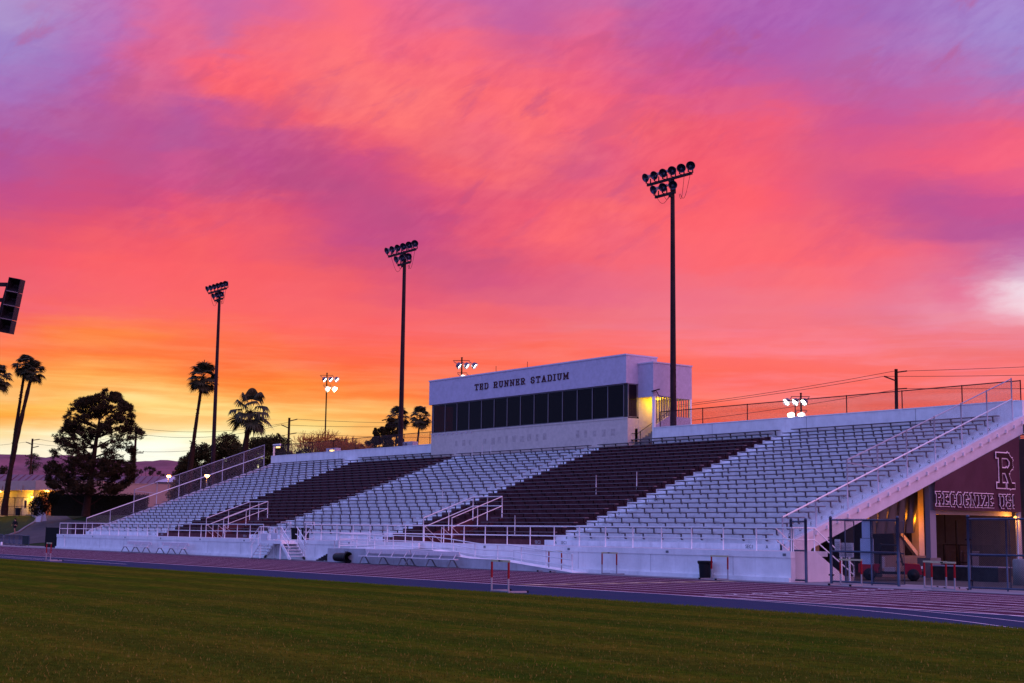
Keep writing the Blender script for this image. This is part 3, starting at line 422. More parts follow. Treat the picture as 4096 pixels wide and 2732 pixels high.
for x0, x1, yy in ((-260,90,28.30),):
    mb = MB()
    for _ in range(9000):
        x = rr.uniform(-75,-8); y = yy+rr.uniform(-.05,.10)*rr.random(); h = rr.uniform(.03,.075); w = rr.uniform(.006,.014); mb.v += [(x-w,y,.01),(x+w,y,.01),(x+rr.uniform(-.02,.02),y+.03,.01+h)]; k = len(mb.v); mb.f.append((k-3,k-2,k-1)); mb.m.append(rr.choice((0,1,1,2)))
    o = mb.build('grass_fringe', BL); o['kind'] = 'stuff'
EDGE = mat('edge_gap_shade', (0.012,0.009,0.008), 0.95)
sheet('turf_edge_shade', [(-260,28.33),(90,28.33),(90,28.42),(-260,28.42)], 0.002, EDGE)  # dark strip painting the shade in the gap beside the turf
APRON = mat('apron_rubber', (0.017,0.038,0.084), 0.9, var=0.10, vscale=0.5, col2=(0.030,0.036,0.086), bump=0.6, bscale=60, stain=0.25, stain_col=(0.085,0.040,0.080), spec=0.05)
sheet('infield_apron', [(-260,28.42),(90,28.42),(90,33.4),(-260,33.4)], -0.002, APRON)
TRACK = mat('track_rubber', (0.080,0.022,0.052), 0.92, var=0.16, vscale=0.35, bump=0.7, bscale=60, stain=0.25, stain_col=(0.050,0.019,0.043), spec=0.05)
sheet('running_track', [(-260,33.4),(90,33.4),(90,45.55),(-260,45.55)], 0.0, TRACK)
PAVE = mat('pavement_concrete', (0.24,0.225,0.25), 0.9, var=0.15, vscale=1.0, bump=0.3, bscale=60, stain=0.5, stain_col=(0.12,0.11,0.12))
structure(MB().box(-260,45.55,-0.05,90,49.9,0.028).build('pavement', PAVE))
sheet('concourse_floor', [(-133,49.9),(40,49.9),(40,90),(-133,90)], 0.0, mat('concourse_asphalt', (0.07,0.06,0.06), 0.9, var=0.2, vscale=1.0))
LINE = mat('lane_paint', (0.85,0.72,0.80), 0.8, var=0.15, vscale=6)
LINEW = mat('marking_paint', (0.70,0.68,0.75), 0.8, var=0.1, vscale=6)
LINEY = mat('exchange_paint', (0.62,0.50,0.30), 0.8, var=0.1, vscale=6)
LY = [33.35, 34.8, 36.12, 37.45, 38.76, 40.1, 41.43, 42.85, 44.42]
mb = MB()
for i, y in enumerate(LY): 
    w = 0.045 if i else 0.07
    mb.face([(-260,y-w,.004),(70,y-w,.004),(70,y+w,.004),(-260,y+w,.004)])
mb.face([(-260,30.9,.003),(-76,30.9,.003),(-76,30.98,.003),(-260,30.98,.003)])
mb.face([(-260,29.9,.003),(-84,29.9,.003),(-84,29.98,.003),(-260,29.98,.003)])
for i, y in enumerate(LY):                       # the bend starts: the same nine lines leave the straight
    rr = 36.5+(y-33.35); cx, cy = -37.0, 33.35-36.5; pr = None
    for k in range(0, 15):
        a = math.radians(k*2.2); pa = (cx+(rr-.03)*math.sin(a), cy+(rr-.03)*math.cos(a), .006); pb = (cx+(rr+.03)*math.sin(a), cy+(rr+.03)*math.cos(a), .006)
        if pr: mb.face([pr[0], pa, pb, pr[1]])
        pr = (pa, pb)
structure(mb.build('lane_lines', LINE))
mb = MB()
for i, y in enumerate(LY):
    y2 = LY[i+1] if i < 8 else 45.5
    x = -43.75-0.04*(y-33); mb.face([(x-.12, y+.02, .008), (x+.42, y2-.05, .008), (x-.25, y2-.05, .008)])
structure(mb.build('exchange_marks', LINEY))
mb = MB()
for i in range(9):
    y = LY[i]; y2 = LY[i+1] if i < 8 else 45.5; yc = (y+y2)/2; x = -33.15-0.15*(yc-33.35)
    letter(mb, str(i+1), 1.15, lambda u, v, yc=yc, x=x: (x-0.75+v, yc-u, .010))
mb.face([(-32.2,33.4,.008),(-32.12,33.4,.008),(-33.98,45.5,.008),(-34.06,45.5,.008)])
structure(mb.build('lane_numbers', LINEW))

# ------------------------------------------------------------------ grandstand
XL, XR, Y0, YA, ZA, T, H, NR = -131.4, -44.9, 46.7, 49.35, 1.33, 0.762, 0.2755, 25
YB = YA+NR*T
SEC = [(-131.4,-114.7,'w'), (-114.7,-97.9,'m'), (-97.9,-79.0,'w'), (-79.0,-62.2,'m'), (-62.2,-44.9,'w')]
VOM = {1: (-105.4,-102.3), 3: (-74.3,-71.2)}
GS = thing('grandstand', 'long white and maroon stepped concrete grandstand with a bare back wall', 'grandstand', (-88,46.7,0))
mb = MB()
mb.box(XL-.15,46.7,0.02,-41.9,46.95,1.10); mb.box(XL-.15,46.66,1.055,-41.86,46.95,1.33)
mb.box(XL-.15,46.58,0.02,-41.9,46.7,0.21)
mb.build('front_wall', WHITE, GS)
for k in range(13): MB().box(-129.9+k*7.3,46.645,1.13,-129.72+k*7.3,46.662,1.24).build('anchor_plate', ALUD, GS)
for k in range(16): MB().box(-126.3+k*5.4,46.694,.22,-126.285+k*5.4,46.70,1.05).build('wall_joint', mat('joint_grey', (0.16,0.15,0.18), 0.9), GS)
MB().tube([(-129.3,46.62,.2),(-129.3,46.62,1.25)], .035).build('drain_pipe', RAIL, GS)
MB().box(XL-.15,46.95,1.1,-42.12,YA,1.328).build('walkway', mat('walkway_paint', (0.45,0.46,0.50), 0.8, var=0.15, vscale=1.2, stain=0.4, stain_col=(0.25,0.24,0.26)), GS)
for si, (xa, xb, k) in enumerate(SEC):
    mb = MB()
    for n in range(NR):
        y, z = YA+n*T, ZA+n*H; spans = [(xa, xb)]
        if si in VOM and n < 5: spans = [(xa, VOM[si][0]), (VOM[si][1], xb)]
        for (a, b) in spans:
            mb.face([(a,y,z),(b,y,z),(b,y,z+H),(a,y,z+H)]); mb.face([(a,y,z+H),(b,y,z+H),(b,y+T,z+H),(a,y+T,z+H)])
    spans = [(xa, xb)] if si not in VOM else [(xa, VOM[si][0]), (VOM[si][1], xb)]
    for (a, b) in spans: mb.face([(a,YA+.02,ZA-.35),(a,YB,ZA+NR*H-.35),(b,YB,ZA+NR*H-.35),(b,YA+.02,ZA-.35)])
    if si in VOM:
        a, b = VOM[si]; y5 = YA+5*T
        mb.face([(a,y5,ZA+5*H-.35),(a,YB,ZA+NR*H-.35),(b,YB,ZA+NR*H-.35),(b,y5,ZA+5*H-.35)])
        for x in (a-.06, b+.06):
            mb.prism([(YA,0),(y5,0),(y5,ZA+5*H+.18),(YA,ZA+.32)], lambda u, v, t: (t, u, v), x-.06, x+.06)
        mb.box(a, y5-.01, 2.2, b, y5+.1, ZA+5*H+.05)
        for q in range(7): mb.box(a, YA+q*.28, ZA-.2*(q+1)-.06, b, YA+(q+1)*.28+.02, ZA-.2*(q+1))
    mb.build('seating_tier', WHITET if k == 'w' else MAROON, GS)
mb = MB()                                        # back wall with its capping and panel joints
for (a, b) in ((XL,-75.9), (-73.95,-44.9)):
    mb.box(a,YB,ZA+24*H,b,YB+.25,9.40); mb.box(a,YB-.03,9.40,b,YB+.28,9.46)
mb.box(-44.9,YB,7.6,-44.65,YB+4,9.44)
mb.build('back_wall', WHITE, GS)
for k in range(10):
    x = -126+k*8.26
    if not -101.5 < x < -74: MB().box(x,YB-.004,8.3,x+.025,YB,9.39).build('wall_joint', mat('joint_grey', (0.16,0.15,0.18), 0.9), GS)
def slope(y): return ZA+H+(y-YA)*H/T
for x in (-44.9, XL-.35):                         # raker beams closing both ends
    mb = MB(); ya, yb = 49.45, 69.3
    mb.prism([(ya,0.9),(ya,1.33),(ya+.35,slope(ya)+.10),(yb,slope(yb)+.10),(yb,slope(yb)-.28),(51.0,slope(51.0)-.28),(50.9,0.9)], lambda u, v, t: (t, u, v), x, x+.32)
    mb.prism([(50.9,0.95),(51.0,slope(51.0)-.282),(yb,slope(yb)-.282),(yb,slope(yb)-.86),(51.2,slope(51.2)-.86),(51.0,0.95)], lambda u, v, t: (t, u, v), x+.05, x+.25)
    bm = mb.build('raker_beam', mat('pale_beam_paint', (0.60,0.58,0.62), 0.7, var=0.08, vscale=1.5, bump=0.15, stain=0.25, stain_col=(0.35,0.32,0.34), streak=True), GS)
    if x > -50:
        for n in range(1, 25):
            y = YA+n*T+.6; z = slope(y)-.30
            MB().box(x+.32,y-.07,z-.02,x+.40,y+.07,z+.16).build('bolt_bracket', ALU, bm)
# end landing with its stair down to the concourse
mb = MB()
mb.prism([(46.95,0.02),(50.6,0.02),(48.3,1.33),(46.95,1.33)], lambda u, v, t: (t, u, v), -42.1, -41.9)
mb.prism([(46.7,0.02),(46.95,0.02),(46.95,1.325),(46.7,1.325)], lambda u, v, t: (t, u, v), -41.9, -41.88)
mb.build('landing_wall', mat('pale_beam_paint', (0,0,0)), GS)
mb = MB()
for q in range(6): mb.box(-44.5,48.5+q*.3,1.12-.2*q,-42.15,48.82+q*.3,1.18-.2*q)
mb.build('landing_stair', CONC, GS)
t = thing('landing_railing', 'white pipe railing of the end landing running down its stair at the right', 'railing', (-41.9,47.5,1.33))
for nm, dz in (('top_rail', 0), ('middle_rail', .5)):
    MB().tube([(-41.86,46.8,2.335-dz),(-41.96,46.95,2.335-dz),(-41.96,48.31,2.335-dz),(-41.96,50.9,.70-dz*.8)], .028).build(nm, RAIL, t)
    MB().tube([(-44.2,48.3,2.335-dz),(-44.2,50.6,.85-dz*.8)], .026).build(nm, RAIL, t)
for y, z in ((46.95,1.33),(48.31,1.33),(50.9,0)): MB().tube([(-41.96,y,z),(-41.96,y,2.335 if y < 49 else .70)], .028).build('post', RAIL, t)
# row letters and section numbers painted on the risers
mb = MB()
def wall_fn(xc, y, zc): return lambda u, v: (xc+u, y-.006, zc+v)
for n in range(NR):
    y, z = YA+n*T, ZA+n*H+H*.5; ch = chr(65+n)
    for x in (-114.0+.0, -97.3, -78.3+.05, -61.2, -45.7): 
        if x in (-114.0,): x = -115.2
        if x == -78.3+.05: x = -79.6
        letter(mb, ch, 0.24, wall_fn(x, y, z))
for n in (0, 9):
    y, z = YA+n*T, ZA+n*H+H*.5
    for x, s in ((-60.5,'SEC1'), (-46.8,'SEC1'), (-80.5,'SEC3'), (-96.5,'SEC4'), (-116.4,'SEC5'), (-130.2,'SEC5')): letter(mb, s, 0.24, wall_fn(x, y, z))
mb.build('painted_letter', INK, GS)
mb = MB()
for n in (0, 9):
    y, z = YA+n*T, ZA+n*H+H*.5
    for x, s in ((-62.8,'SEC2'), (-78.4,'SEC2'), (-98.6,'SEC4'), (-113.9,'SEC4')): letter(mb, s, 0.24, wall_fn(x, y, z))
mb.build('pale_letter', INKW, GS)

# ------------------------------------------------------------------ bleacher benches: one thing each
def bracket_mesh(m):
    mb = MB(); mb.prism([(-.34,.405),(-.34,.39),(-.13,.38),(-.125,.17),(-.07,.12),(-.0,.12),(-.0,.16),(-.06,.17),(-.075,.20),(-.075,.405)], lambda u, v, t: (t, u, v), -.028, .028); return mb.mesh('bracket', m)
BR_L, BR_D = bracket_mesh(BRACK_L), bracket_mesh(BRACK_SHADE)
BENCH = [(-131.0,-115.15), (-114.5,-97.35), (-96.6,-79.65), (-78.75,-61.95), (-60.9,-45.95)]
SNAME = ['leftmost white', 'left maroon', 'middle white', 'right maroon', 'rightmost white']
plank_cache = {}
def bleacher(n, xa, xb, dark, label, group):
    L_ = round(xb-xa, 2); y = YA+(n+1)*T; z = ZA+H*(n+1)
    o = thing('bleacher_bench', label, 'bench', (xa, y, z), group)
    if L_ not in plank_cache:
        mb = MB(); mb.box(0,-.40,.405,L_,-.11,.45)
        mb.m = [1 if i == 0 else 0 for i in range(6)]; plank_cache[L_] = mb.mesh('seat_plank', [PLANK, BRACK_SHADE])  # bottom face gets the dark colour, shade painted under the plank
    p = link('seat_plank', plank_cache[L_]); p.parent = o
    k = max(2, round(L_/1.32)); sp = (L_-.9)/(k-1); ph = R.uniform(-.12, .12)
    for i in range(k):
        b = link('bracket', BR_D if dark else BR_L); b.parent = o; b.location = (.45+i*sp+(ph if 0 < i < k-1 else 0), 0, 0)
for si, (xa, xb) in enumerate(BENCH):
    dark = SEC[si][2] == 'm'
    for n in range(NR):
        a, b = xa+R.uniform(-.06,.06), xb+R.uniform(-.06,.06); ch = chr(65+n)
        base = f'grey bench plank of row {ch} in the {SNAME[si]} seating block'
        if n == 24: base = f'topmost grey bench plank in the {SNAME[si]} seating block'
        if n == 24 and si == 0: b -= 1.4
        if n == 24 and si == 1: a += 1.0
        gp = f'benches of the {SNAME[si]} seating block'
        if si in VOM and n < 5:
            v0, v1 = VOM[si]
            bleacher(n, a, v0-.35, dark, f'grey bench plank of row {ch}, left of the stairwell in the {SNAME[si]} block', gp)
            bleacher(n, v1+.35, b, dark, f'grey bench plank of row {ch}, right of the stairwell in the {SNAME[si]} block', gp)
        else: bleacher(n, a, b, dark, base, gp)

# ------------------------------------------------------------------ railings
def railing(name, label, xs, y, z0, rails, group=None, r=0.028):
    t = thing(name, label, 'railing', ((xs[0]+xs[-1])/2, y, z0), group)
    for z, nm in rails: MB().tube([(xs[0],y,z),(xs[-1],y,z)], r).build(nm, RAIL, t)
    for x in xs: MB().tube([(x,y,z0-.05),(x,y,rails[0][0])], r).build('post', RAIL, t)
    return t
RL = [(2.335,'top_rail'), (1.84,'middle_rail')]
railing('guard_railing', 'long white pipe railing on the front wall, left of the white access stairs', [-131.2+i*2.026 for i in range(21)], 46.80, 1.33, RL, 'railings along the front wall')
railing('guard_railing', 'long white pipe railing on the front wall, right of the white access stairs', [-84.57+i*2.03 for i in range(22)], 46.80, 1.33, RL, 'railings along the front wall')
def end_railing(label, x, ys, upper_from, dy=0):
    t = thing('end_fence', label, 'fence', (x, ys[0], slope(ys[0])), 'mesh fences down the stand ends')
    zr = [2.83+(y-49.36)*.3625 for y in ys]
    MB().tube([(x,ys[0],zr[0]),(x,ys[-1],zr[-1])], .038).build('hand_rail', RAIL, t)
    ya = ys[upper_from]; up = lambda y: 5.63+(y-53.98)*.361
    MB().tube([(x,ya,up(ya)),(x,ys[-1],up(ys[-1]))], .03).build('top_rail', GALVP, t)
    for i, y in enumerate(ys):
        zt = zr[i] if i < upper_from else up(y)
        MB().tube([(x,y,slope(y)-.35),(x,y,zt+.05)], .036).build('post', GALVP, t)
    MB().tube([(x,ya,up(ya)-.1),(x,ys[upper_from+1],zr[upper_from+1])], .02).build('brace', GALVP, t)
    def pn(nm, pts): panel(nm, [(x, y, z) for y, z in pts], pts, CHAIN, t)
    pn('chain_link_mesh', [(ys[0],slope(ys[0])-.1),(ys[-1],slope(ys[-1])-.1),(ys[-1],zr[-1]),(ys[0],zr[0])])
    pn('chain_link_mesh', [(ya,zr[upper_from]),(ys[-1],zr[-1]),(ys[-1],up(ys[-1])),(ya,up(ya))])
    return t
YS = [49.36+i*2.28 for i in range(9)]
tr = end_railing('sloping mesh fence with white handrail down the right end of the stand', -44.75, YS, 2)
end_railing('sloping mesh fence with white handrail down the left end of the stand', XL+.02, YS, 2)
def back_fence(label, xs, y=68.52):
    t = thing('mesh_fence', label, 'fence', ((xs[0]+xs[-1])/2, y, 9.46), 'mesh fences on the back wall')
    MB().tube([(xs[0],y,10.52),(xs[-1],y,10.52)], .03).build('top_rail', DARKST, t)
    for x in xs: MB().tube([(x,y,9.35),(x,y,10.56)], .032).build('post', DARKST, t)
    panel('chain_link_mesh', [(xs[0],y,9.46),(xs[-1],y,9.46),(xs[-1],y,10.52),(xs[0],y,10.52)], [(xs[0],0),(xs[-1],0),(xs[-1],1.06),(xs[0],1.06)], chain_mat('chain_link_dark', (0.06,0.03,0.04), 0.075, 0.010), t)
    return t
back_fence('low dark mesh fence along the back wall, left of the press box', [-131.3]+[-127.2+i*4.13 for i in range(7)]+[-101.2])
back_fence('low dark mesh fence along the back wall, right of the press box', [-73.4]+[-69.18+i*4.13 for i in range(6)]+[-44.8])
def stairwell(si, label):
    a, b = VOM[si]; y5 = YA+5*T-.05
    t = thing('stairwell_railing', label, 'railing', ((a+b)/2, YA, 1.33), 'railings round the stairwells')
    up = lambda y, o: 2.82-o+(y-YA)*.366
    for nm, o in (('top_rail', 0), ('middle_rail', .58)):
        MB().tube([(a,YA,up(YA,o)),(a,y5,up(y5,o)),(b,y5,up(y5,o)),(b,YA,up(YA,o))], .03).build(nm, RAIL, t)
    for x in (a, b):
        for y in (YA, YA+1.9, y5): MB().tube([(x,y,slope(y)-.25 if y > YA else 1.33),(x,y,up(y,0))], .03).build('post', RAIL, t)
    MB().tube([((a+b)/2,y5,slope(y5)-.25),((a+b)/2,y5,up(y5,0))], .03).build('post', RAIL, t)
    for x in (a+.12, b-.12):
        for z in (2.30, 1.86): MB().tube([(x,YA+.02,z),(x,YA+2.6,z-1.95)], .024).build('stair_handrail', RAIL, t)
    MB().tube([((a+b)/2,YA+.3,1.33),((a+b)/2,YA+.3,2.25),((a+b)/2,YA+2.5,.7)], .024).build('stair_handrail', RAIL, t)
stairwell(1, 'white pipe railing round the stairwell in the left maroon seating block')
stairwell(3, 'white pipe railing round the stairwell in the right maroon seating block')
for x, y, s in ((-67.5,57.6,'between the rows of the right maroon block'),(-64.2,58.0,'near the aisle beside the rightmost white block'),(-66.3,50.4,'low in the right maroon block'),(-82.0,56.0,'in the middle white block beside the aisle'),
             (-93.0,66.3,'below the press box, leftmost of three'),(-91.9,66.5,'below the press box, middle of three'),(-91.0,66.7,'below the press box, rightmost of three')):
    tag(MB().tube([(x,y,slope(y)-.3),(x,y,slope(y)+1.0)], .022).build('handhold_pole', RAIL), 'thin upright white pole '+s, 'pole', 'thin poles among the benches')

# ------------------------------------------------------------------ press box on the back wall
PB = thing('press_box', 'long grey press box with a band of dark windows on top of the stand', 'building', (-88.5,67.7,8.2))
XA, XB = -101.0, -75.9
mb = MB(); mb.box(XA,67.7,7.9,XB,70.55,10.20); mb.box(XA-.02,67.66,10.16,XB+.04,67.70,10.26); mb.build('lower_wall', STUCCO2, PB)
mb = MB(); mb.box(XA-.22,67.55,12.70,XB,70.55,14.70); mb.build('upper_wall', STUCCO, PB)
mb = MB(); mb.box(XA-.27,67.50,14.702,XB+.04,70.60,14.81)
mb.build('coping', TRIM, PB)
mb = MB()
for x in (-93.76, -83.30): mb.box(x,67.54,12.72,x+.03,67.549,14.7)
mb.build('panel_joint', TRIM, PB)
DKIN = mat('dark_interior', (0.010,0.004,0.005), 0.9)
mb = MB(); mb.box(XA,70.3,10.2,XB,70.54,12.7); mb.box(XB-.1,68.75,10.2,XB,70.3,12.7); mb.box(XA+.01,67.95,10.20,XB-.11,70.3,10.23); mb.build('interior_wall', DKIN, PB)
GL = bpy.data.materials.new('tinted_glass'); GL.use_nodes = True
_n = GL.node_tree.nodes; _l = GL.node_tree.links; _b = _n['Principled BSDF']; _b.inputs['Base Color'].default_value = (0.008,0.004,0.006,1); _b.inputs['Roughness'].default_value = 0.06; _b.inputs['Specular IOR Level'].default_value = 0.12
_t = _n.new('ShaderNodeBsdfTransparent'); _t.inputs[0].default_value = (0.62,0.30,0.26,1); _m = _n.new('ShaderNodeMixShader'); _m.inputs[0].default_value = 0.55
_l.new(_t.outputs[0], _m.inputs[1]); _l.new(_b.outputs[0], _m.inputs[2]); _l.new(_m.outputs[0], _n['Material Output'].inputs[0])
mx = [-100.75+i*1.742 for i in range(15)]
for i in range(14):
    a, b = mx[i], mx[i+1]
    mb = MB(); mb.box(a-.035,67.72,10.26,a+.035,67.82,12.7)
    if i == 13: mb.box(b-.035,67.72,10.26,b+.035,67.82,12.7)
    mb.box(a+.035,67.73,10.262,b-.035,67.80,10.33); mb.box(a+.035,67.73,12.62,b-.035,67.80,12.699)
    w = mb.build('window', FRAME, PB)
    MB().box(a+.035,67.76,10.33,b-.035,67.775,12.62).build('pane', GL, w)
mb = MB(); mb.box(XB-.04,67.72,10.26,XB+.01,67.80,12.7); mb.box(XB-.03,67.80,10.26,XB,68.6,10.33); mb.box(XB-.03,67.80,12.62,XB,68.6,12.7); mb.box(XB-.04,68.56,10.33,XB+.01,68.74,12.62)
w = mb.build('window', FRAME, PB); MB().box(XB-.02,67.80,10.33,XB-.005,68.56,12.62).build('pane', GLASSD, w); MB().box(mx[14]+.036,67.76,10.3,XB-.04,67.775,12.66).build('pane', GLASSD, w)
mb = MB(); mb.box(XA,67.72,10.26,XA+.1,67.95,12.7); mb.box(XA,69.9,10.26,XA+.1,70.3,12.7); w = mb.build('window', FRAME, PB)
MB().box(XA+.03,67.95,10.26,XA+.05,69.9,12.7).build('pane', GL, w)
mb = MB()
for i in range(9): mb.box(-100.7+i*.69,67.62,10.06,-100.55+i*.69,67.70,10.14)
mb.build('vent_cap', TRIM, PB)
# painted-over ghost of older lettering is left to the stain; raised letters of the name
mb = MB(); txt = 'TED RUNNER STADIUM'; hh = 0.44
tw = text_width(txt, hh, gap=.42, xs=.92); sc = 12.05/tw
u = 0
for ch in txt:
    if ch != ' ':
        mb = MB(); strokes(mb, ch, hh, .066, lambda u2, v, t, u=u: (-94.45+(u+u2)*sc, 67.55-t, 13.52+v), depth=.05, xs=.92); mb.build('raised_letter', LETTER, PB)
    u += (GLY[ch][0]*.92+.42)*hh
ghost = mat('faded_lettering_stain', (0.44,0.38,0.36), .9, var=.2, vscale=4); rr = random.Random(8)
for k in range(22):
    if rr.random() < .25: continue
    x = -98.3+k*.98+rr.uniform(-.1,.1); mb = MB(); mb.box(x,67.697,8.95+rr.uniform(0,.1),x+rr.uniform(.3,.6),67.70,9.45+rr.uniform(0,.15)); mb.build('faded_patch', ghost, PB)
# stair tower at its right end
mb = MB(); mb.box(XB,68.7,11.70,-74.3,72.5,14.10); mb.build('tower_wall', STUCCO, PB)
mb = MB(); mb.box(XB-.0,68.65,14.102,-74.25,72.55,14.20); mb.build('coping', TRIM, PB)
MB().box(XB-.2,70.56,7.9,XB,72.5,11.7).build('stair_side_wall', STUCCO2, PB)
MB().box(XB-.001,68.75,7.9,XB+.012,70.56,11.7).build('stair_side_wall', STUCCO2, PB)
mb = MB(); mb.box(-74.42,68.7,8.2,-74.24,68.88,11.7); mb.box(-74.38,72.3,8.2,-74.26,72.45,11.7); mb.build('tower_post', RAIL, PB)
MB().prism([(68.88,8.2),(72.3,8.2),(72.3,10.36),(70.12,10.36),(68.88,9.65)], lambda u, v, t: (t, u, v), -74.36, -74.26).build('stair_guard', STUCCO, PB)
mb = MB()
for i in range(14):
    y = 69.0+i*.24; z = 10.36 if y > 70.12 else 9.72+(y-68.88)*.573
    MB().box(-74.33,y,z,-74.28,y+.07,11.7).build('guard_slat', FRAME, PB)
mb = MB()
for i in range(13): mb.box(XB+.02,68.3+i*.27,8.2+i*.165,-74.45,68.6+i*.27,8.37+i*.165)
mb.build('stair', CONC, PB)
mb = MB(); mb.tube([(-75.75,67.95,9.09),(-75.75,68.49,9.10),(-75.75,71.5,10.85)], .022); mb.tube([(-75.75,68.8,8.4),(-75.75,68.8,9.25)], .02); mb.build('stair_handrail', DARKST, PB)
for x in (-92.9, -88.72): MB().tube([(x,68.5,14.8),(x,68.5,15.44)], .02).build('antenna', DARKST, PB)
cl = MB().box(-75.2,69.75,11.58,-74.95,70.0,11.70).build('ceiling_lamp', emis('sodium_yellow', (1.0,0.72,0.08), 3.0), PB)
def lamp(name, loc, col, power, size=0.1):
    l = bpy.data.lights.new(name, 'POINT'); l.color = col; l.energy = power; l.shadow_soft_size = size
    o = bpy.data.objects.new(name, l); COL.objects.link(o); o.location = loc; return o
lamp('tower_lamp_light', (-75.1,69.85,11.35), (1.0,0.60,0.005), 85)

# ------------------------------------------------------------------ stadium light towers
BOWL_IN = mat('reflector_inside', (0.055,0.065,0.10), 0.30, 0.75); BOWL = mat('reflector_shell', (0.05,0.05,0.065), 0.5, 0.5); BALL = mat('ballast_box', (0.16,0.15,0.22), 0.5, 0.3)
mb = MB(); mb.lathe([(.11,-.30),(.13,-.26),(.17,-.12),(.26,.02),(.325,.14),(.335,.155),(.315,.15),(.25,.03),(.16,-.10),(.02,-.16)], (0,0,0), (1,0,0), 18, 0)
bowl_me = mb.mesh('reflector', BOWL_IN)
mb = MB(); mb.lathe([(.001,-.62),(.10,-.62),(.115,-.58),(.115,-.32),(.08,-.30)], (0,0,0), (1,0,0), 10); ball_me = mb.mesh('ballast', BALL)
def light_tower(label, x, y, zt, lower_off, sx=1.0):
    t = thing('light_tower', label, 'floodlight mast', (x, y, 0), 'floodlight masts behind the stand')
    MB().tube([(x,y,0),(x,y,9),(x,y,zt-1.2),(x,y,zt)], [.27,.235,.155,.14], 12).build('mast', DARKST, t)
    cx = MB(); cx.box(x-2.45,y-.28,zt-.06,x+2.2,y-.14,zt+.12); arm = cx.build('crossarm', DARKST, t)
    MB().box(x-.12,y-.30,zt-.2,x+.12,y-.1,zt-.06).build('clamp', DARKST, t)
    lx = x+lower_off; MB().box(lx-1.05,y-.28,zt-1.12,lx+1.05,y-.14,zt-.94).build('crossarm', DARKST, t)
    MB().box(x-.12,y-.30,zt-1.3,x+.12,y-.1,zt-1.12).build('clamp', DARKST, t)
    def flood(px, z, az):
        f = MB(); f.prism([(-.05,0),(.05,0),(.03,.42),(-.03,.42)], lambda u, v, w: (px+u, y-.2+w, z+v), -.24, -.19); f.prism([(-.05,0),(.05,0),(.03,.42),(-.03,.42)], lambda u, v, w: (px+u, y-.2+w, z+v), .19, .24); f.prism([(-.04,-.001),(.04,-.001),(.04,.03),(-.04,.03)], lambda u, v, w: (px+u, y-.2+w, z+v), -.2, .2)
        b = link('floodlight', bowl_me)
        a = math.radians(az); d = Vector((math.cos(a)*math.cos(.42), math.sin(a)*math.cos(.42), -math.sin(.42)))
        q = Vector((1,0,0)).rotation_difference(d)
        b.parent = t; b.location = (px+d.x*.18-x, -.2+d.y*.18, z+.46); b.rotation_mode = 'QUATERNION'; b.rotation_quaternion = q
        c = link('ballast', ball_me); c.parent = b
        g = f.build('bracket', DARKST); g.parent = t; g.matrix_parent_inverse = Matrix.Translation(-Vector(t.location))
    for i in range(6): flood(x-2.35+i*.88, zt+.12, -90+i*9.4)
    for i in range(3): flood(lx-.95+i*.88, zt-.94, -90+i*21)
    for (a, b, dp, xe) in ((-2.0,.0,1.9,-.2), (-1.1,0,1.3,-.1), (1.4,0,1.9,.9), (2.0,.1,1.9,1.0)):
        pts = []
        for k in range(9):
            s = k/8; px = x+a+(xe-a)*s; z0, z1 = zt-.06, zt-1.25; pts.append((px, y-.2, z0+(z1-z0)*s-dp*.55*math.sin(PI*s)*(.6+.4*s)))
        MB().tube(pts, .016, 5).build('cable', DARKST, t)
    return t
def small_flood(t, x, y, z, dx):
    m = MB(); m.tube([(x,y,z),(x+dx*.5,y-.35,z+.02),(x+dx*.85,y-.55,z+.15),(x+dx,y-.62,z+.45)], .03, 6); a = m.build('lamp_arm', DARKST, t)
    MB().obox((x+dx*1.05,y-.66,z+.52), (.24,0,.03), (0,.18,.05), (0,-.02,.04)).build('lamp_head', DARKST, a)
t3 = light_tower('tall dark floodlight mast standing in front of the stair tower', -73.1, 69.5, 27.36, -.55); small_flood(t3, -73.1, 69.4, 11.6, -.95)
t2 = light_tower('tall dark floodlight mast rising left of the press box', -108.65, 69.5, 27.30, .27); small_flood(t2, -108.65, 69.4, 11.5, -1.45)
t1 = light_tower('tall dark floodlight mast beyond the left end of the stand', -147.37, 69.5, 28.75, .27)

# lit court floodlights far behind
LITW = emis('lit_lens', (1.0,0.97,0.80), 14.0)
LITS = mat('lit_visor', (0.12,0.11,0.16), 0.5, 0.2); VIS = emis('lit_visor_shell', (1.0,0.93,0.70), 0.9)
def court_light(label, x, y, zt, zb, sgn, r=.36):
    r = .46
    t = thing('court_light', label, 'floodlight', (x, y, zb), 'lit floodlights behind the stand')
    MB().tube([(x,y,zb),(x,y,zt)], [.16,.10]).build('pole', DARKST, t)
    MB().lathe([(.14,0),(.14,.08),(.02,.1)], (x,y,zt), n=8).build('pole_cap', DARKST, t)
    for k, (z, off, low) in enumerate([(zt-.35, (-.9,-.05,.8), 0), (zt-2.0, (-.45,.55), 1)]):
        MB().beam((x+off[0]*.85,y+off[0]*1.0,z), (x+off[-1]*.85,y+off[-1]*1.0,z), .07, .07).build('crossarm', DARKST, t)
        for o in off:
            hx, hy = x+o*.78, y+o*.92; d = (Vector((.62,.52,-.62)) if sgn > 0 else Vector((-.12,-.80,-.60))).normalized(); c = Vector((hx, hy, z-.12))
            e = c+d*.55
            m = MB(); m.tube([c, e], .05, 6); a = m.build('lamp_arm', LITS, t)
            m = MB(); m.lathe([(.06,0),(r*.75,.10),(r,.42),(r*1.03,.60)], e, d, 12); m.build('lamp_shell', VIS if low else LITS, t)
            MB().lathe([(r*.93,.43),(r*.6,.46),(.01,.47)], e, d, 12).build('lens', LITW, t)
    return t
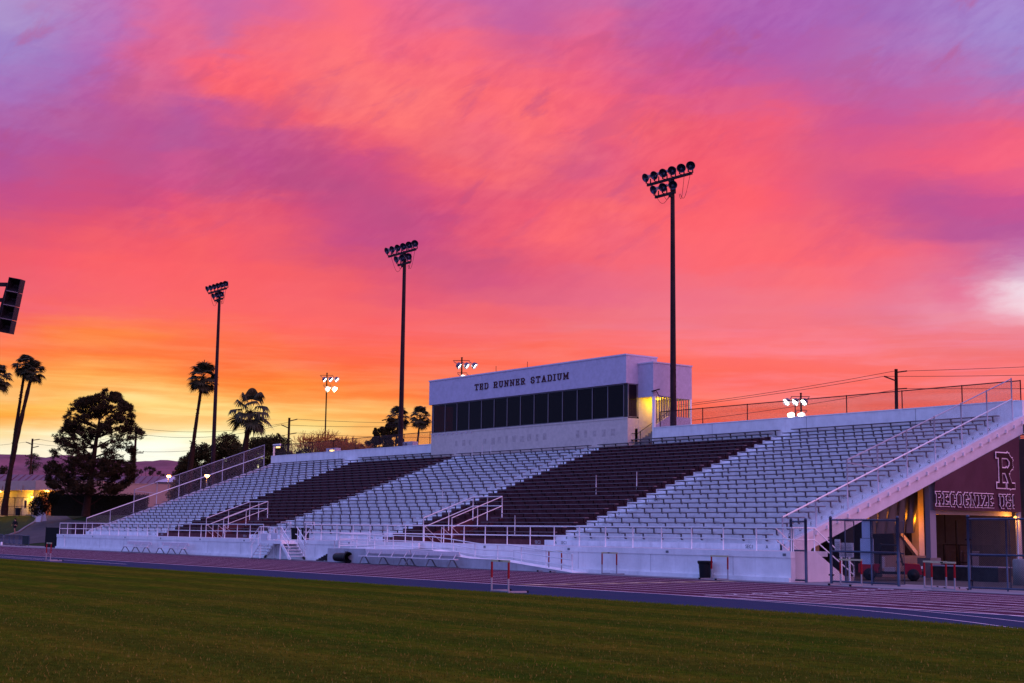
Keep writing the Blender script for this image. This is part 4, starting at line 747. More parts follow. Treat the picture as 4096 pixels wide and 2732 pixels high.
court_light('lit white floodlights on a pole above the left part of the back wall', -210.0, 119.3, 28.3, 3.0, 1)
court_light('lit white floodlights just above the press box roof', -154.6, 108.3, 25.0, 3.0, 1)
court_light('lit white floodlights seen through the fence right of the press box', -114.3, 129.6, 18.85, 3.0, -1)

# ------------------------------------------------------------------ access stairs to the walkway
AS = thing('access_stairs', 'white metal landing with a stair down each side in front of the wall', 'stairs', (-87,46,0.03))
LZ, AX, BX = 1.28, -88.55, -85.6
MB().box(AX,45.45,LZ-.24,BX,46.64,LZ).build('landing', RAIL, AS)
for x in (AX+.05, BX-.05): MB().tube([(x,45.5,0.03),(x,45.5,LZ+.88)], .04).build('post', RAIL, AS)
MB().tube([(AX+.05,46.55,0.03),(AX+.05,46.55,LZ+.88)], .035).build('post', RAIL, AS)
for sg, x0 in ((1, BX), (-1, AX)):
    for y in (45.48, 46.6):
        mb = MB(); mb.prism([(0,LZ-.02),(0,LZ-.30),(1.22,-.0+.03),(1.46,.03),(1.46,.12)], lambda u, v, t, x0=x0, sg=sg, y=y: (x0+sg*u, y+t, v), -.02, .02); mb.build('stringer', RAIL, AS)
    for k in range(5):
        zz = LZ-.20*(k+1); MB().box(x0+sg*(.0+k*.27),45.5,zz-.035,x0+sg*(.30+k*.27),46.58,zz).build('step', RAIL, AS)
    for y in (45.45, 46.63):
        MB().tube([(x0,y,LZ+.88),(x0+sg*.1,y,LZ+.88),(x0+sg*1.5,y,LZ-.14)], .026).build('handrail', RAIL, AS)
        MB().tube([(x0-sg*.1,y,LZ+.42),(x0+sg*.12,y,LZ+.40),(x0+sg*1.42,y,LZ-.52)], .026).build('handrail', RAIL, AS)
        MB().tube([(x0+sg*1.15,y,.1),(x0+sg*1.15,y,LZ+.10)], .024).build('post', RAIL, AS)
        MB().tube([(x0+sg*.22,y,LZ-.4),(x0+sg*.22,y,LZ+.80)], .024).build('post', RAIL, AS)
mb = MB(); mb.tube([(AX,45.45,LZ+.88),(BX,45.45,LZ+.88)], .028); mb.build('top_rail', RAIL, AS)
MB().tube([(AX,45.45,LZ+.45),(BX,45.45,LZ+.45)], .024).build('middle_rail', RAIL, AS)
for x in (-87.2, -86.2): MB().tube([(x,45.5,LZ),(x,45.5,LZ+.88)], .024).build('post', RAIL, AS)
BOARD = mat('white_board', (0.60,0.58,0.64), 0.6, var=.05)
MB().box(-88.3,45.40,LZ+.02,-87.35,45.42,LZ+.42).build('notice_board', BOARD, AS)
MB().box(-86.85,45.40,LZ+.06,-85.95,45.42,LZ+.46).build('notice_board', BOARD, AS)
for x0, lab in ((-88.2, 'white mesh gate leaf folded back on the left of the access stairs'), (-84.95, 'white mesh gate leaf folded back on the right of the access stairs')):
    t = thing('walkway_gate', lab, 'gate', (x0, 46.85, 1.33), 'gate leaves at the access stairs')
    mb = MB(); mb.tube([(x0,46.85,1.4),(x0,46.85,2.5),(x0+.85,47.15,2.5),(x0+.85,47.15,1.4),(x0,46.85,1.4)], .025); mb.tube([(x0,46.85,1.85),(x0+.85,47.15,1.85)], .02); mb.tube([(x0,46.85,1.42),(x0+.85,47.15,2.48)], .02); mb.build('gate_frame', RAIL, t)
    panel('gate_mesh', [(x0,46.86,1.4),(x0+.85,47.16,1.4),(x0+.85,47.16,2.5),(x0,46.86,2.5)], [(0,0),(.9,0),(.9,1.1),(0,1.1)], CHAIN, t)

def trash_can(label, loc, h=.78, r=.29, lying=False, cat='trash can', group='black trash cans'):
    t = thing('trash_can', label, cat, (0,0,0), group)
    MB().lathe([(.01,.0),(r*.78,.0),(r*.80,.03),(r*.97,h*.92),(r*.97,h*.93)], (0,0,0), n=20).build('barrel', BLACKP, t)
    MB().lathe([(r*.97,h*.86),(r*1.12,h*.88),(r*1.12,h*.99),(r*.98,h),(r*.93,h*.97),(r*.88,h*.5),(r*.7,.05),(.01,.05)], (0,0,0), n=20).build('rim', BLACKP, t)
    for s in (-1, 1): MB().box(s*r*1.08-.03,-.09,h*.80,s*r*1.08+.03,.09,h*.86).build('handle', BLACKP, t)
    t.location = loc
    if lying: t.rotation_euler = (0, PI/2, math.radians(6))
    return t
trash_can('black trash can standing against the right end of the front wall', (-46.55,46.2,0.03), .80, .31)
trash_can('black trash can lying on its side beside the ramp', (-77.9,45.25,0.34), 1.35, .31, True)
trash_can('black trash can on the walkway behind the left gate leaf', (-87.55,47.6,1.33), .80, .30)
trash_can('black trash can on the walkway behind the right gate leaf', (-85.9,47.5,1.33), .80, .30)
bpy.context.view_layer.update()

# folded dark mats and the little white pipe frame left of the ramp
MATD = mat('dark_vinyl', (0.022,0.014,0.022), 0.6, var=.3)
mb = MB()
rr = random.Random(3)
for k in range(5):
    z = .04+k*.085; prof = []
    for i in range(13):
        u = i/12; prof.append((-81.6+.22*k+u*(1.75-.12*k), z+.05*math.sin(u*PI)+.02*rr.uniform(-1,1)))
    mb.prism([(a, b) for a, b in prof]+[(a, b+.07) for a, b in prof[::-1]], lambda u, v, t: (u, t, v), 45.95+.05*k, 46.5)
tag(mb.build('folded_mat', MATD), 'heap of folded dark vinyl mats on the ground left of the ramp', 'mats')
t = thing('pipe_frame', 'small white pipe frame like a ladder standing at the left end of the ramp', 'railing', (-80.0,46.4,0.03))
for x in (-80.15, -79.65): MB().tube([(x,46.45,0.0),(x,46.45,1.36)], .035).build('post', RAIL, t)
for z in (.18, .45, .9, 1.34): MB().tube([(-80.15,46.45,z),(-79.65,46.45,z)], .025).build('rung', RAIL, t)

# ------------------------------------------------------------------ ramp
RP = thing('access_ramp', 'long pale concrete ramp sloping down to the right along the front wall', 'ramp', (-67,46,0.03))
prof = [(-78.2,.87), (-67.8,.95), (-65.7,.65), (-64.0,.54), (-61.6,.53), (-59.5,.36), (-57.4,.20), (-55.2,.035)]
RAMPS = mat('ramp_side_concrete', (0.40,0.40,0.44), 0.9, var=.15, vscale=1.5, bump=.2, stain=.5, stain_col=(0.20,0.18,0.19), streak=True)
RAMPM = mat('ramp_concrete', (0.85,0.85,0.86), 0.85, var=.12, vscale=1.5, bump=.2, stain=.3, stain_col=(0.34,0.32,0.33))
MB().prism(prof+[(-55.2,0.02),(-78.2,0.02)], lambda u, v, t: (u, t, v), 45.62, 46.56).build('ramp_slab', RAMPS, RP)
MB().prism([(u, w+.02) for u, w in prof]+[(u, w+.001) for u, w in prof[::-1]], lambda u, v, t: (u, t, v), 45.60, 46.57).build('ramp_surface', RAMPM, RP)
MB().box(-79.6,45.64,0.02,-78.2,46.56,.86).build('ramp_side', RAMPS, RP)
mb = MB(); mb.prism([(-78.1,.9),(-70.2,1.32),(-70.2,1.0),(-78.1,.6)], lambda u, v, t: (u, t, v), 46.30, 46.40); mb.build('upper_flight', WHITE, RP)
tp = [(-78.2,1.79),(-67.8,1.69),(-65.8,1.56),(-63.7,1.39),(-62.7,1.33),(-60.5,1.34),(-59.5,1.25),(-55.35,.97)]
for nm, dz in (('top_rail', 0), ('middle_rail', .30), ('bottom_rail', .62)):
    pts = [(x, 45.68, z-dz) for x, z in tp]
    MB().tube(pts, .026).build(nm, RAIL, RP)
def interp(tab, x):
    for (a, za), (b, zb) in zip(tab, tab[1:]):
        if a <= x <= b: return za+(zb-za)*(x-a)/(b-a)
    return tab[-1][1]
for i in range(12):
    x = -78.2+i*2.077; MB().tube([(x,45.68,interp(prof, x)-.02 if i < 11 else .03),(x,45.68,interp(tp, min(x,-55.35)))], .026).build('post', RAIL, RP)
for z in (1.79, 1.42, 1.05): MB().tube([(-78.2,45.68,z),(-78.2,46.5,z),(-74.2,46.5,z+.06)], .024).build('return_rail', RAIL, RP)
for x in (-78.2, -76.2, -74.2): MB().tube([(x,46.5,.86),(x,46.5,1.82)], .024).build('post', RAIL, RP)

# ------------------------------------------------------------------ team benches
def make_team_bench():
    t = thing('team_bench', '', 'bench', (0,0,0), 'team benches along the front wall'); Lh = 2.55
    MB().box(-Lh,-.16,.44,Lh,.14,.485).build('seat', ALU, t)
    MB().obox((0,.30,.76), (Lh-.12,0,0), (0,.02,.006), (0,-.045,.125)).build('backrest', ALU, t)
    for x in (-Lh+.45, -.7, .7, Lh-.45): MB().beam((x,.08,.44), (x+.04,.29,.78), .05, .03).build('back_strut', ALU, t)
    for x in (-Lh+.4, 0, Lh-.4):
        mb = MB(); mb.beam((x,-.10,.44), (x,-.30,.03), .07, .05); mb.beam((x,.08,.44), (x,.36,.03), .07, .05); mb.beam((x,-.13,.42), (x,.12,.42), .07, .04); mb.beam((x,-.36,.02), (x,.46,.02), .07, .04); mb.build('leg', ALUD, t)
    return t
tb0 = make_team_bench(); bpy.context.view_layer.update()
for i, (x, y, lab) in enumerate([(-110.95,45.85,'white team bench nearest the left end of the front wall'), (-103.95,45.85,'second white team bench from the left, alone by the front wall'),
                                 (-72.2,45.15,'white team bench by the ramp, next to the lying trash can'), (-67.2,45.15,'white team bench at the right of the joined pair by the ramp')]):
    place(tb0 if i == 0 else copy_tree(tb0), (x, y, 0.012), 0, lab)

# ------------------------------------------------------------------ hurdles
HRED = mat('hurdle_red', (0.26,0.006,0.012), 0.45); HWH = mat('hurdle_metal', (0.30,0.29,0.32), 0.45, .3); HBAR = mat('hurdle_bar', (0.46,0.40,0.25), 0.5, var=.1)
def make_hurdle(sign, dark=False):
    t = thing('hurdle', '', 'hurdle', (0,0,0), 'hurdles on the track')
    bar = MB().box(-.60,-.012,.995,.60,.012,1.065).build('crossbar', HBAR, t)
    mb = MB()
    if sign == 'GILL':
        letter(mb, 'GILL', .062, lambda u, v: (.12+u, -.0135, 1.03+v)); mb.box(-.12,-.0137,1.005,.02,-.012,1.055)
        letter(mb, 'GILL', .062, lambda u, v: (-.12-u, .0135, 1.03+v))
    else:
        mb.box(-.33,-.0137,1.003,-.2,-.012,1.057); mb.box(.2,-.0137,1.003,.33,-.012,1.057); mb.beam((-.1,-.0137,1.005),(0,-.0137,1.05),.003,.02); mb.beam((.1,-.0137,1.005),(0,-.0137,1.05),.003,.02)
    mb.build('bar_marking', INK, bar)
    for s in (-1, 1):
        up = MB().box(s*.54-.022,-.03,.04,s*.54+.022,.012,.50).build('upright', HWH, t)
        MB().box(s*.54-.026,-.034,.46,s*.54+.026,.016,.995).build('red_sleeve', HRED, up)
        ft = MB().box(s*.54-.03,-.03,.0,s*.54+.03,.70,.055).build('foot', HWH, t)
        MB().box(s*.54-.034,.66,.0,s*.54+.034,.73,.07).build('end_cap', INK, ft)
    MB().box(-.52,.0,.02,.52,.04,.055).build('base_bar', HWH, t)
    return t
ha, hb = make_hurdle('GILL'), make_hurdle('chevron'); bpy.context.view_layer.update()
hs = [(ha,-38.74,28.86,-10,1.16,'hurdle standing nearest, at the edge of the grass'), (ha,-83.2,29.1,-6,1.0,'hurdle farthest left, alone by the grass edge'),
      (hb,-57.1,46.0,178,1.0,'hurdle in front of the lower end of the ramp rail'), (ha,-53.0,46.1,0,1.0,'hurdle by the bare front wall, between ramp and trash can'),
      (hb,-45.45,46.0,176,1.0,'hurdle left of the standing trash can'), (hb,-38.25,46.2,180,1.0,'hurdle in front of the mesh gate with blue boards'),
      (ha,-33.8,46.2,-3,1.0,'front hurdle of the two overlapping in the gate opening'), (ha,-34.75,47.0,-5,1.0,'rear hurdle of the two overlapping in the gate opening')]
used = set()
for (p, x, y, a, s, lab) in hs:
    o = p if p not in used else copy_tree(p); used.add(p)
    place(o, (x, y, .012 if y < 45.5 else .03), math.radians(a), lab); o.scale = (s, 1, 1)

# ------------------------------------------------------------------ gates at the right
def gate(label, xs, y, z1, leaf, group='dark mesh gates by the track'):
    t = thing('mesh_gate', label, 'gate', ((xs[0]+xs[-1])/2, y, 0.03), group)
    for i, x in enumerate(xs):
        r = .065 if i in (0, len(xs)-1) else .035
        MB().tube([(x,y,.0),(x,y,z1+(.08 if r > .05 else 0))], r, 10).build('post', GALV, t)
        if r > .05: MB().lathe([(.07,0),(.05,.05),(.01,.07)], (x,y,z1+.08), n=8).build('post_cap', GALV, t)
    for z, nm in ((z1-.02,'top_rail'), (1.37,'middle_rail'), (.12,'bottom_rail')): MB().tube([(xs[0],y,z),(xs[-1],y,z)], .036).build(nm, GALV, t)
    panel('gate_mesh', [(xs[0],y,.06),(xs[-1],y,.06),(xs[-1],y,z1+.04),(xs[0],y,z1+.04)], [(0,0),(xs[-1]-xs[0],0),(xs[-1]-xs[0],z1),(0,z1)], CHAIND, t)
    for (a, b, dy) in leaf:
        mb = MB(); mb.tube([(a,y+.06,.1),(a,y+.06,z1-.06),(b,y+dy,z1-.06),(b,y+dy,.1),(a,y+.06,.1)], .028); mb.tube([(a,y+.06,1.33),(b,y+dy,1.33)], .024); mb.build('gate_leaf', GALV, t)
        w = math.hypot(b-a, dy); panel('gate_mesh', [(a,y+.06,.1),(b,y+dy,.1),(b,y+dy,z1-.06),(a,y+.06,z1-.06)], [(0.03,0),(w,0),(w,z1-.16),(.03,z1-.16)], CHAIND, t)
    for z in (.35, 1.9): MB().box(xs[0]-.13,y-.03,z,xs[0]+.13,y+.03,z+.06).build('hinge', DARKST, t)
    return t
gate('wide dark mesh gate in front of the pale sloping beam', [-40.27,-38.15,-36.80], 47.4, 2.70, [(-39.55,-40.1,1.3),(-38.12,-36.9,.5)])
gate('dark mesh gate at the far right edge', [-33.48,-31.82,-30.2,-28.6], 47.4, 2.74, [(-33.4,-31.85,.25)])
t = gate('narrow dark mesh gate leaf at the right end of the front wall', [-42.12,-41.30], 47.0, 2.62, [])
BLUEB = mat('pale_blue_board', (0.42,0.47,0.62), 0.6)
tag(MB().box(-38.70,47.50,1.94,-38.18,47.52,2.63).build('blank_board', BLUEB), 'narrow pale blue blank board, the upper one hung on the mesh gate', 'board', 'boards on the mesh gate')
tag(MB().box(-38.80,47.50,.87,-38.12,47.52,1.92).build('blank_board', BLUEB), 'wide pale blue blank board, the lower one hung on the mesh gate', 'board', 'boards on the mesh gate')
PSIGN = mat('pink_white_sign', (0.55,0.50,0.52), 0.6)
s1 = tag(MB().box(-41.40,48.98,1.34,-41.10,49.0,1.87).build('track_sign', PSIGN), 'upright white sign reading TRACK CLOSED PLEASE STAY OUT behind the gate', 'sign')
mb = MB()
for i, w_ in enumerate(('TRACK','CLOSED','PLEASE','STAY','OUT')): letter(mb, w_, .085 if i < 3 else .09, lambda u, v, i=i: (-41.25+u, 48.972, 1.72-i*.087+v))
mb.build('sign_text', INK, s1)
t = thing('notice_sign', 'wide white rules sign on two white posts behind the gate', 'sign', (-40.9,49.1,0.03))
nb = MB().box(-41.25,49.10,1.10,-40.48,49.12,1.72).build('sign_board', PSIGN, t)
mb = MB()
letter(mb, 'TRACK RULES', .07, lambda u, v: (-40.86+u, 49.092, 1.66+v))
rr = random.Random(5)
for i in range(8):
    x = -41.18
    while x < -40.6:
        w_ = rr.uniform(.03,.09); mb.box(x,49.090,1.58-i*.06,min(x+w_,-40.54),49.099,1.60-i*.06); x += w_+.02
mb.build('sign_text', mat('grey_ink', (0.12,0.08,0.10), .8), nb)
for x in (-41.2, -40.75): MB().box(x-.035,49.13,.0,x+.035,49.18,1.15).build('post', RAIL, t)
tag(MB().box(-41.15,49.3,.03,-40.82,49.55,.28).build('concrete_block', CONC), 'small concrete block on the ground at the foot of the white sign posts', 'block')

# ------------------------------------------------------------------ under the right end of the stand
ORP = mat('pale_painted_steel', (0.42,0.36,0.30), 0.7, var=.1)
CW = mat('concourse_concrete', (0.15,0.135,0.14), 0.9, var=.15, vscale=1.5, bump=.2, stain=.5, stain_col=(0.10,0.09,0.095), streak=True)
t = thing('concourse_wall', 'tall concrete panel wall far under the stand with a lower dark band', 'wall', (-75,69.9,0))
MB().box(-125,69.7,0,-44.0,70.2,7.4).build('wall_panel', CW, t)
MB().box(-125,69.35,0,-46.5,69.7,1.62).build('plinth', mat('plinth_concrete', (0.13,0.12,0.125), .9, var=.2), t)
mb = MB()
for k in range(12): mb.box(-50.8-k*2.6,69.69,1.7,-50.76-k*2.6,69.70,7.3)
mb.build('panel_joint', INK, t)
tag(MB().box(-47.2,58.6,-.02,-46.5,62.4,1.06).build('low_wall', CW), 'low concrete wall lit orange behind the red cart', 'wall')
t = thing('support_column', 'orange lit steel column with a diagonal brace on the low wall', 'column', (-46.75,61.85,1.06))
MB().box(-46.95,61.62,1.06,-46.5,62.05,slope(61.8)-.4).build('column', ORP, t)
MB().beam((-46.7,60.3,2.2), (-46.7,61.65,1.1), .2, .2, (1,0,0)).build('brace', ORP, t)
t = thing('support_column', 'grey steel column on a concrete pier at the left edge of the banner', 'column', (-45.05,60.65,0))
MB().box(-45.2,60.42,.98,-44.9,60.90,slope(60.6)-.8).build('column', mat('grey_column_paint', (0.22,0.22,0.27), .6, .2), t)
MB().box(-45.5,60.1,-.02,-44.7,60.95,.98).build('pier', CW, t)
t = thing('support_column', 'grey steel pipe column at the right edge of the banner', 'column', (-44.8,67.9,0))
MB().tube([(-44.85,67.95,0),(-44.85,67.95,7.5)], .16, 10).build('column', mat('grey_column_paint', (0,0,0)), t)
MB().box(-45.0,67.6,7.3,-44.7,68.2,7.55).build('cap_plate', GALV, t)
tag(MB().box(-45.55,60.95,3.17,-45.2,67.9,3.42).build('steel_beam', ORP), 'orange lit horizontal beam under the banner', 'beam')
for y in (53.5, 57.5, 64.5): 
    t = thing('support_column', f'shaded steel column deep under the stand, {"first" if y==53.5 else "second" if y==57.5 else "last"} from the front', 'column', (-50,y,0), 'columns deep under the stand')
    MB().box(-50.2,y-.2,0,-49.8,y+.2,slope(y)-.4).build('column', ORP, t)
TARP = mat('black_tarp', (0.012,0.010,0.010), 0.38, spec=.5)
mb = MB(); ny, nz = 26, 12; g = []
rr = random.Random(11)
for i in range(ny+1):
    y = 56.3+4.15*i/ny; zt = slope(y)-.9; zb = 2.12+.1*i/ny
    for j in range(nz+1):
        f = j/nz; g.append((-45.75+.10*math.sin(i*1.3+f*2.5)*(.3+f)+.05*math.sin(i*2.9+f*5), y+.15*math.sin(f*3)*(1-f), zt+(zb-zt)*f))
mb.v = g
for i in range(ny):
    for j in range(nz): a = i*(nz+1)+j; mb.f.append((a,a+1,a+nz+2,a+nz+1)); mb.m.append(0); mb.sm.add(len(mb.f)-1)
tag(mb.build('hanging_tarp', TARP), 'crumpled black tarp hanging under the sloping beam', 'tarp')
# banner
BN = mat('maroon_banner', (0.075,0.024,0.042), 0.55, var=.12, vscale=.9)
t = thing('banner', 'maroon triangular banner with a large R and the words RECOGNIZE US!', 'banner', (-44.6,64,3.4))
mb = MB(); ny, nz = 40, 16; g = []
def ban_top(y): return 4.78+(y-60.41)*(7.44-4.78)/(67.83-60.41)
def ban_x(y, f): return -44.56+.018*math.sin(y*1.7+f*5)+.012*math.sin(y*4.1-f*7)+.02*math.sin(f*9+y*.9)*(1-f)
for i in range(ny+1):
    y = 60.43+7.38*i/ny
    for j in range(nz+1):
        f = j/nz; zb, zt = 3.39-.0*f, ban_top(y); g.append((ban_x(y, f), y, zb+(zt-zb)*f))
mb.v = g
for i in range(ny):
    for j in range(nz): a = i*(nz+1)+j; mb.f.append((a,a+nz+1,a+nz+2,a+1)); mb.m.append(0); mb.sm.add(len(mb.f)-1)
mb.build('cloth', BN, t)
BW, BD = mat('banner_white', (0.85,0.70,0.76), .6), mat('banner_dark', (0.030,0.006,0.010), .6)
tw = text_width('RECOGNIZE US!', .66, gap=.20, xs=.92); bs = 7.0/tw
for nm, w_, lf, mm in (('lettering_outline', .150, .05, BW), ('lettering', .080, .080, BD)):
    mb = MB(); strokes(mb, 'RECOGNIZE US!', .62, w_, lambda u, v, q: (-44.56+q, 60.42+u*bs*1.02, 3.62+v), gap=.20, depth=.012, lift=lf, xs=.92)
    strokes(mb, 'R', 1.58, (.37 if w_ > .1 else .25), lambda u, v, q: (-44.56+q, 65.75+u*.98, 4.76+v), gap=.1, depth=.012, lift=lf)
    mb.build(nm, mm, t)
lamp('concourse_lamp_light', (-45.42,61.12,2.9), (1.0,0.27,0.004), 150, .08)
tag(MB().lathe([(.02,0),(.10,.02),(.12,.10),(.05,.16)], (-45.42,61.12,3.0), n=10).build('bulkhead_lamp', emis('sodium_orange', (1.0,0.45,0.08), 5.0)), 'small orange lamp under the stand', 'lamp')
lamp('rear_lamp_light', (-44.72,67.45,2.95), (1.0,0.35,0.05), 90, .08)
tag(MB().lathe([(.02,0),(.10,.02),(.12,.10),(.05,.16)], (-44.72,67.55,3.02), n=10).build('bulkhead_lamp', emis('sodium_orange', (1,.45,.08), 5.0)), 'small lamp at the foot of the banner pipe column', 'lamp')
# red utility cart
CR = mat('cart_red_paint', (0.20,0.012,0.028), 0.35, var=.1); CS = mat('seat_vinyl', (0.26,0.24,0.26), .5)
t = thing('utility_cart', 'red utility cart with two grey seats parked under the stand', 'cart', (-42.3,54.5,0))
def cart(u, v, w): return Vector((-42.25, 54.6, 0))+Vector((.80,.60,0))*u+Vector((-.60,.80,0))*v+Vector((0,0,w))
def cbox(u0,v0,w0,u1,v1,w1, taper=0):
    m = MB(); q = [cart(u,v,w) for u,v,w in ((u0,v0,w0),(u1,v0,w0),(u1,v1,w0),(u0,v1,w0),(u0,v0,w1),(u1-taper,v0,w1-taper*.25),(u1-taper,v1,w1-taper*.25),(u0,v1,w1))]
    for f in ((0,3,2,1),(4,5,6,7),(0,1,5,4),(1,2,6,5),(2,3,7,6),(3,0,4,7)): m.face([q[i] for i in f])
    return m
cbox(.15,-.62,.30,.95,.62,.80,.12).build('hood', CR, t)
cbox(-1.3,-.62,.30,.15,.62,.42).build('floor', BLACKP, t)
cbox(-1.9,-.62,.35,-.95,.62,.75).build('cargo_bed', CR, t)
cbox(.93,-.60,.20,1.05,.60,.46).build('bumper', BLACKP, t)
for v in (-.45, .45):
    m = MB(); c = cart(.93, v, .62); m.obox(c, Vector((.80,.60,0))*.025, Vector((-.60,.80,0))*.09, (0,0,.05)); m.build('headlight', mat('headlight_lens', (.7,.7,.7), .2), t)
for v in (-.3, .3):
    s_ = cbox(-.75,v-.24,.42,-.25,v+.24,.60).build('seat', CS, t)
    m = MB(); m.obox(cart(-.78,v,.82), Vector((.80,.60,0))*.06, Vector((-.60,.80,0))*.22, (0,0,.25)); m.build('seat_back', CS, t)
m = MB()
for v in (-.6, .6): m.tube([cart(.1,v,.7), cart(-.12,v,1.62), cart(-.9,v,1.66), cart(-.98,v,.4)], .035)
m.tube([cart(-.12,-.6,1.62), cart(-.12,.6,1.62)], .035); m.tube([cart(-.9,-.6,1.66), cart(-.9,.6,1.66)], .035); m.build('roll_frame', BLACKP, t)
m = MB(); m.tube([cart(.15,.3,.75), cart(-.1,.3,.92)], .02); c = cart(-.12,.3,.93); m.lathe([(.15,0),(.17,.02),(.15,.04)], c, cart(-.3,.3,1.1)-cart(0,.3,.9), 14); m.build('steering_wheel', BLACKP, t)
for u, v in ((.55,-.6),(.55,.6),(-1.4,-.6),(-1.4,.6)):
    w_ = MB().lathe([(.05,-.1),(.24,-.1),(.28,-.06),(.28,.06),(.24,.1),(.05,.1)], cart(u,v,.28), (-.6,.8,0), 16).build('wheel', BLACKP, t)
    MB().lathe([(.01,-.11),(.13,-.105),(.13,.105),(.01,.11)], cart(u,v,.28), (-.6,.8,0), 12).build('rim', BLACKP, w_)
# things beyond the gate opening
t = thing('storage_bin', 'long low dark bin with a pale rim beyond the open gate', 'bin', (-41,58,0))
MB().box(-42.8,57.6,0,-39.15,58.6,.64).build('bin_body', mat('dark_bin', (0.03,0.024,0.024), .8, var=.4), t); MB().box(-42.86,57.55,.64,-39.1,58.65,.69).build('rim', mat('grey_column_paint', (0,0,0)), t)
t = thing('inner_gate', 'dark low mesh gate in the distance under the stand', 'gate', (-46,64.2,0))
for x in (-46.9,-46.1,-45.95,-45.25): MB().box(x-.04,64.2,0,x+.04,64.28,1.65 if x != -46.1 else 2.9).build('post', INK, t)
for z in (.7, 1.6): MB().box(-46.9,64.22,z,-45.25,64.26,z+.05).build('rail', INK, t)
panel('gate_mesh', [(-46.9,64.24,0),(-45.25,64.24,0),(-45.25,64.24,1.6),(-46.9,64.24,1.6)], [(0,0),(1.6,0),(1.6,1.6),(0,1.6)], chain_mat('chain_link_dark', (0,0,0), .1, .01), t)
for x, lab in ((-46.45,'grey ribbed bin behind the low inner gate, the wider one'), (-45.7,'grey ribbed bin behind the low inner gate, the narrower one')):
    t = thing('ribbed_bin', lab, 'bin', (x,64.9,0), 'bins behind the inner gate'); w_ = .36 if x < -46 else .25
    mb = MB(); mb.box(x-w_,64.6,0,x+w_,65.2,1.25)
    for i in range(8): mb.box(x-w_+.02+i*w_*.25,64.57,.1,x-w_+.06+i*w_*.25,64.60,1.2)
    mb.build('bin_body', mat('grey_bin', (0.09,0.09,0.11), .7), t); MB().box(x-w_-.03,64.55,1.25,x+w_+.03,65.25,1.31).build('lid', mat('grey_bin', (0,0,0)), t)
t = thing('concrete_pier', 'round pinkish concrete pier with two steel posts at the far right edge', 'pier', (-36.2,55.3,0))
MB().lathe([(.01,0),(.55,0),(.55,1.05),(.50,1.12),(.01,1.12)], (-36.2,55.3,0), n=24).build('pier', CONC, t)
for x, y in ((-36.45,55.15),(-36.05,55.3)): MB().tube([(x,y,1.1),(x,y,3.1)], .03, 8).build('post', GALVP, t)
t = thing('support_column', 'terracotta coloured column behind the right edge of the banner', 'column', (-44.3,68.9,0))
MB().box(-44.6,68.75,0,-44.1,69.2,7.2).build('column', mat('terracotta_paint', (0.30,0.15,0.12), .8, var=.15), t)
t = thing('rear_building', 'pale building with a ribbed dark awning at the far right edge', 'building', (-52,86,0))
MB().box(-58.5,86,0,-40,95,6.9).build('wall', CONC, t)
m = MB()
for i in range(16): m.box(-58.2,84.0+.12*i,6.95+.14*i,-40,84.14+.12*i,7.02+.14*i)
m.build('awning', mat('dark_rib', (0.05,0.03,0.04), .6), t)
tag(MB().beam((-44.6,68.6,7.9), (-36.0,68.9,8.1), .3, .42).build('link_beam', mat('pale_beam_paint', (0,0,0))), 'short pale beam leading right from the top of the sloping beam', 'beam')

# ------------------------------------------------------------------ rising ground, road and bank at the left
def gz(x, y):
    k = max(0.0, min(1.0, (-126.0-x)/8.0)); s = max(0.0, min(1.0, (y-50.0)/14.2)); return 3.42*k*s*s*(3-2*s)*.0+3.42*k*s
def terrain(name, xs, ys, m, dz=0.0, clip=None):
    mb = MB(); mb.v = [(x, y, gz(x, y)+dz) for x in xs for y in ys]; n = len(ys)
    for i in range(len(xs)-1):
        for j in range(n-1):
            a = i*n+j; mb.f.append((a, a+n, a+n+1, a+1)); mb.m.append(0)
    return structure(mb.build(name, m))
GRASSL = mat('bank_grass', (0.014,0.030,0.005), 0.95, var=.45, vscale=1.2, bump=.8, bscale=12)
fr = lambda a, b, n: [a+(b-a)*i/n for i in range(n+1)]
terrain('grass_bank', [-900,-500]+fr(-300,-126,40), [49.9]+fr(50,64.2,16)+[70,90,140,220,400,900], GRASSL, .0)
ROADM = mat('road_asphalt', (0.075,0.065,0.070), .85, var=.18, vscale=.35, bump=.4, bscale=30, stain=.5, stain_col=(0.045,0.042,0.05))
def strip(name, left, right, m, dz):
    mb = MB()
    for (a, b), (c, d) in zip(zip(left, right), zip(left[1:], right[1:])):
        k = 6; pa = [Vector(a).lerp(Vector(b), i/k) for i in range(k+1)]; pb = [Vector(c).lerp(Vector(d), i/k) for i in range(k+1)]
        for i in range(k): mb.face([(p.x, p.y, gz(p.x, p.y)+dz) for p in (pa[i], pa[i+1], pb[i+1], pb[i])])
    return structure(mb.build(name, m))
RLft = [(-176,49.95),(-170.5,52.3),(-166.8,53.4),(-168.5,55.3),(-172.5,57.3),(-178,60.3),(-184.0,62.6),(-192,64.5),(-204,66.0)]
RRgt = [(-152,49.95),(-150,51.0),(-142,52.8),(-134,54.2),(-134,57.5),(-142,59.6),(-155,60.2),(-168,61.5),(-185,66.0)]
def dense(P, k=4):
    out = []
    for (a, b), (c, d) in zip(P, P[1:]): out += [(a+(c-a)*i/k, b+(d-b)*i/k) for i in range(k)]
    return out+[P[-1]]
RLft, RRgt = dense(RLft), dense(RRgt)
strip('road', RLft, RRgt, ROADM, .03)
def kerb(label, pts, w=.22, h=.15):
    mb = MB()
    for (a, b), (c, d) in zip(pts, pts[1:]):
        if math.hypot(a-c, b-d) < .01: continue
        mb.beam((a,b,gz(a,b)+.05), (c,d,gz(c,d)+.05), w, h+.1)
    return structure(mb.build('kerb', CONC))
kerb('', RLft[6:30])

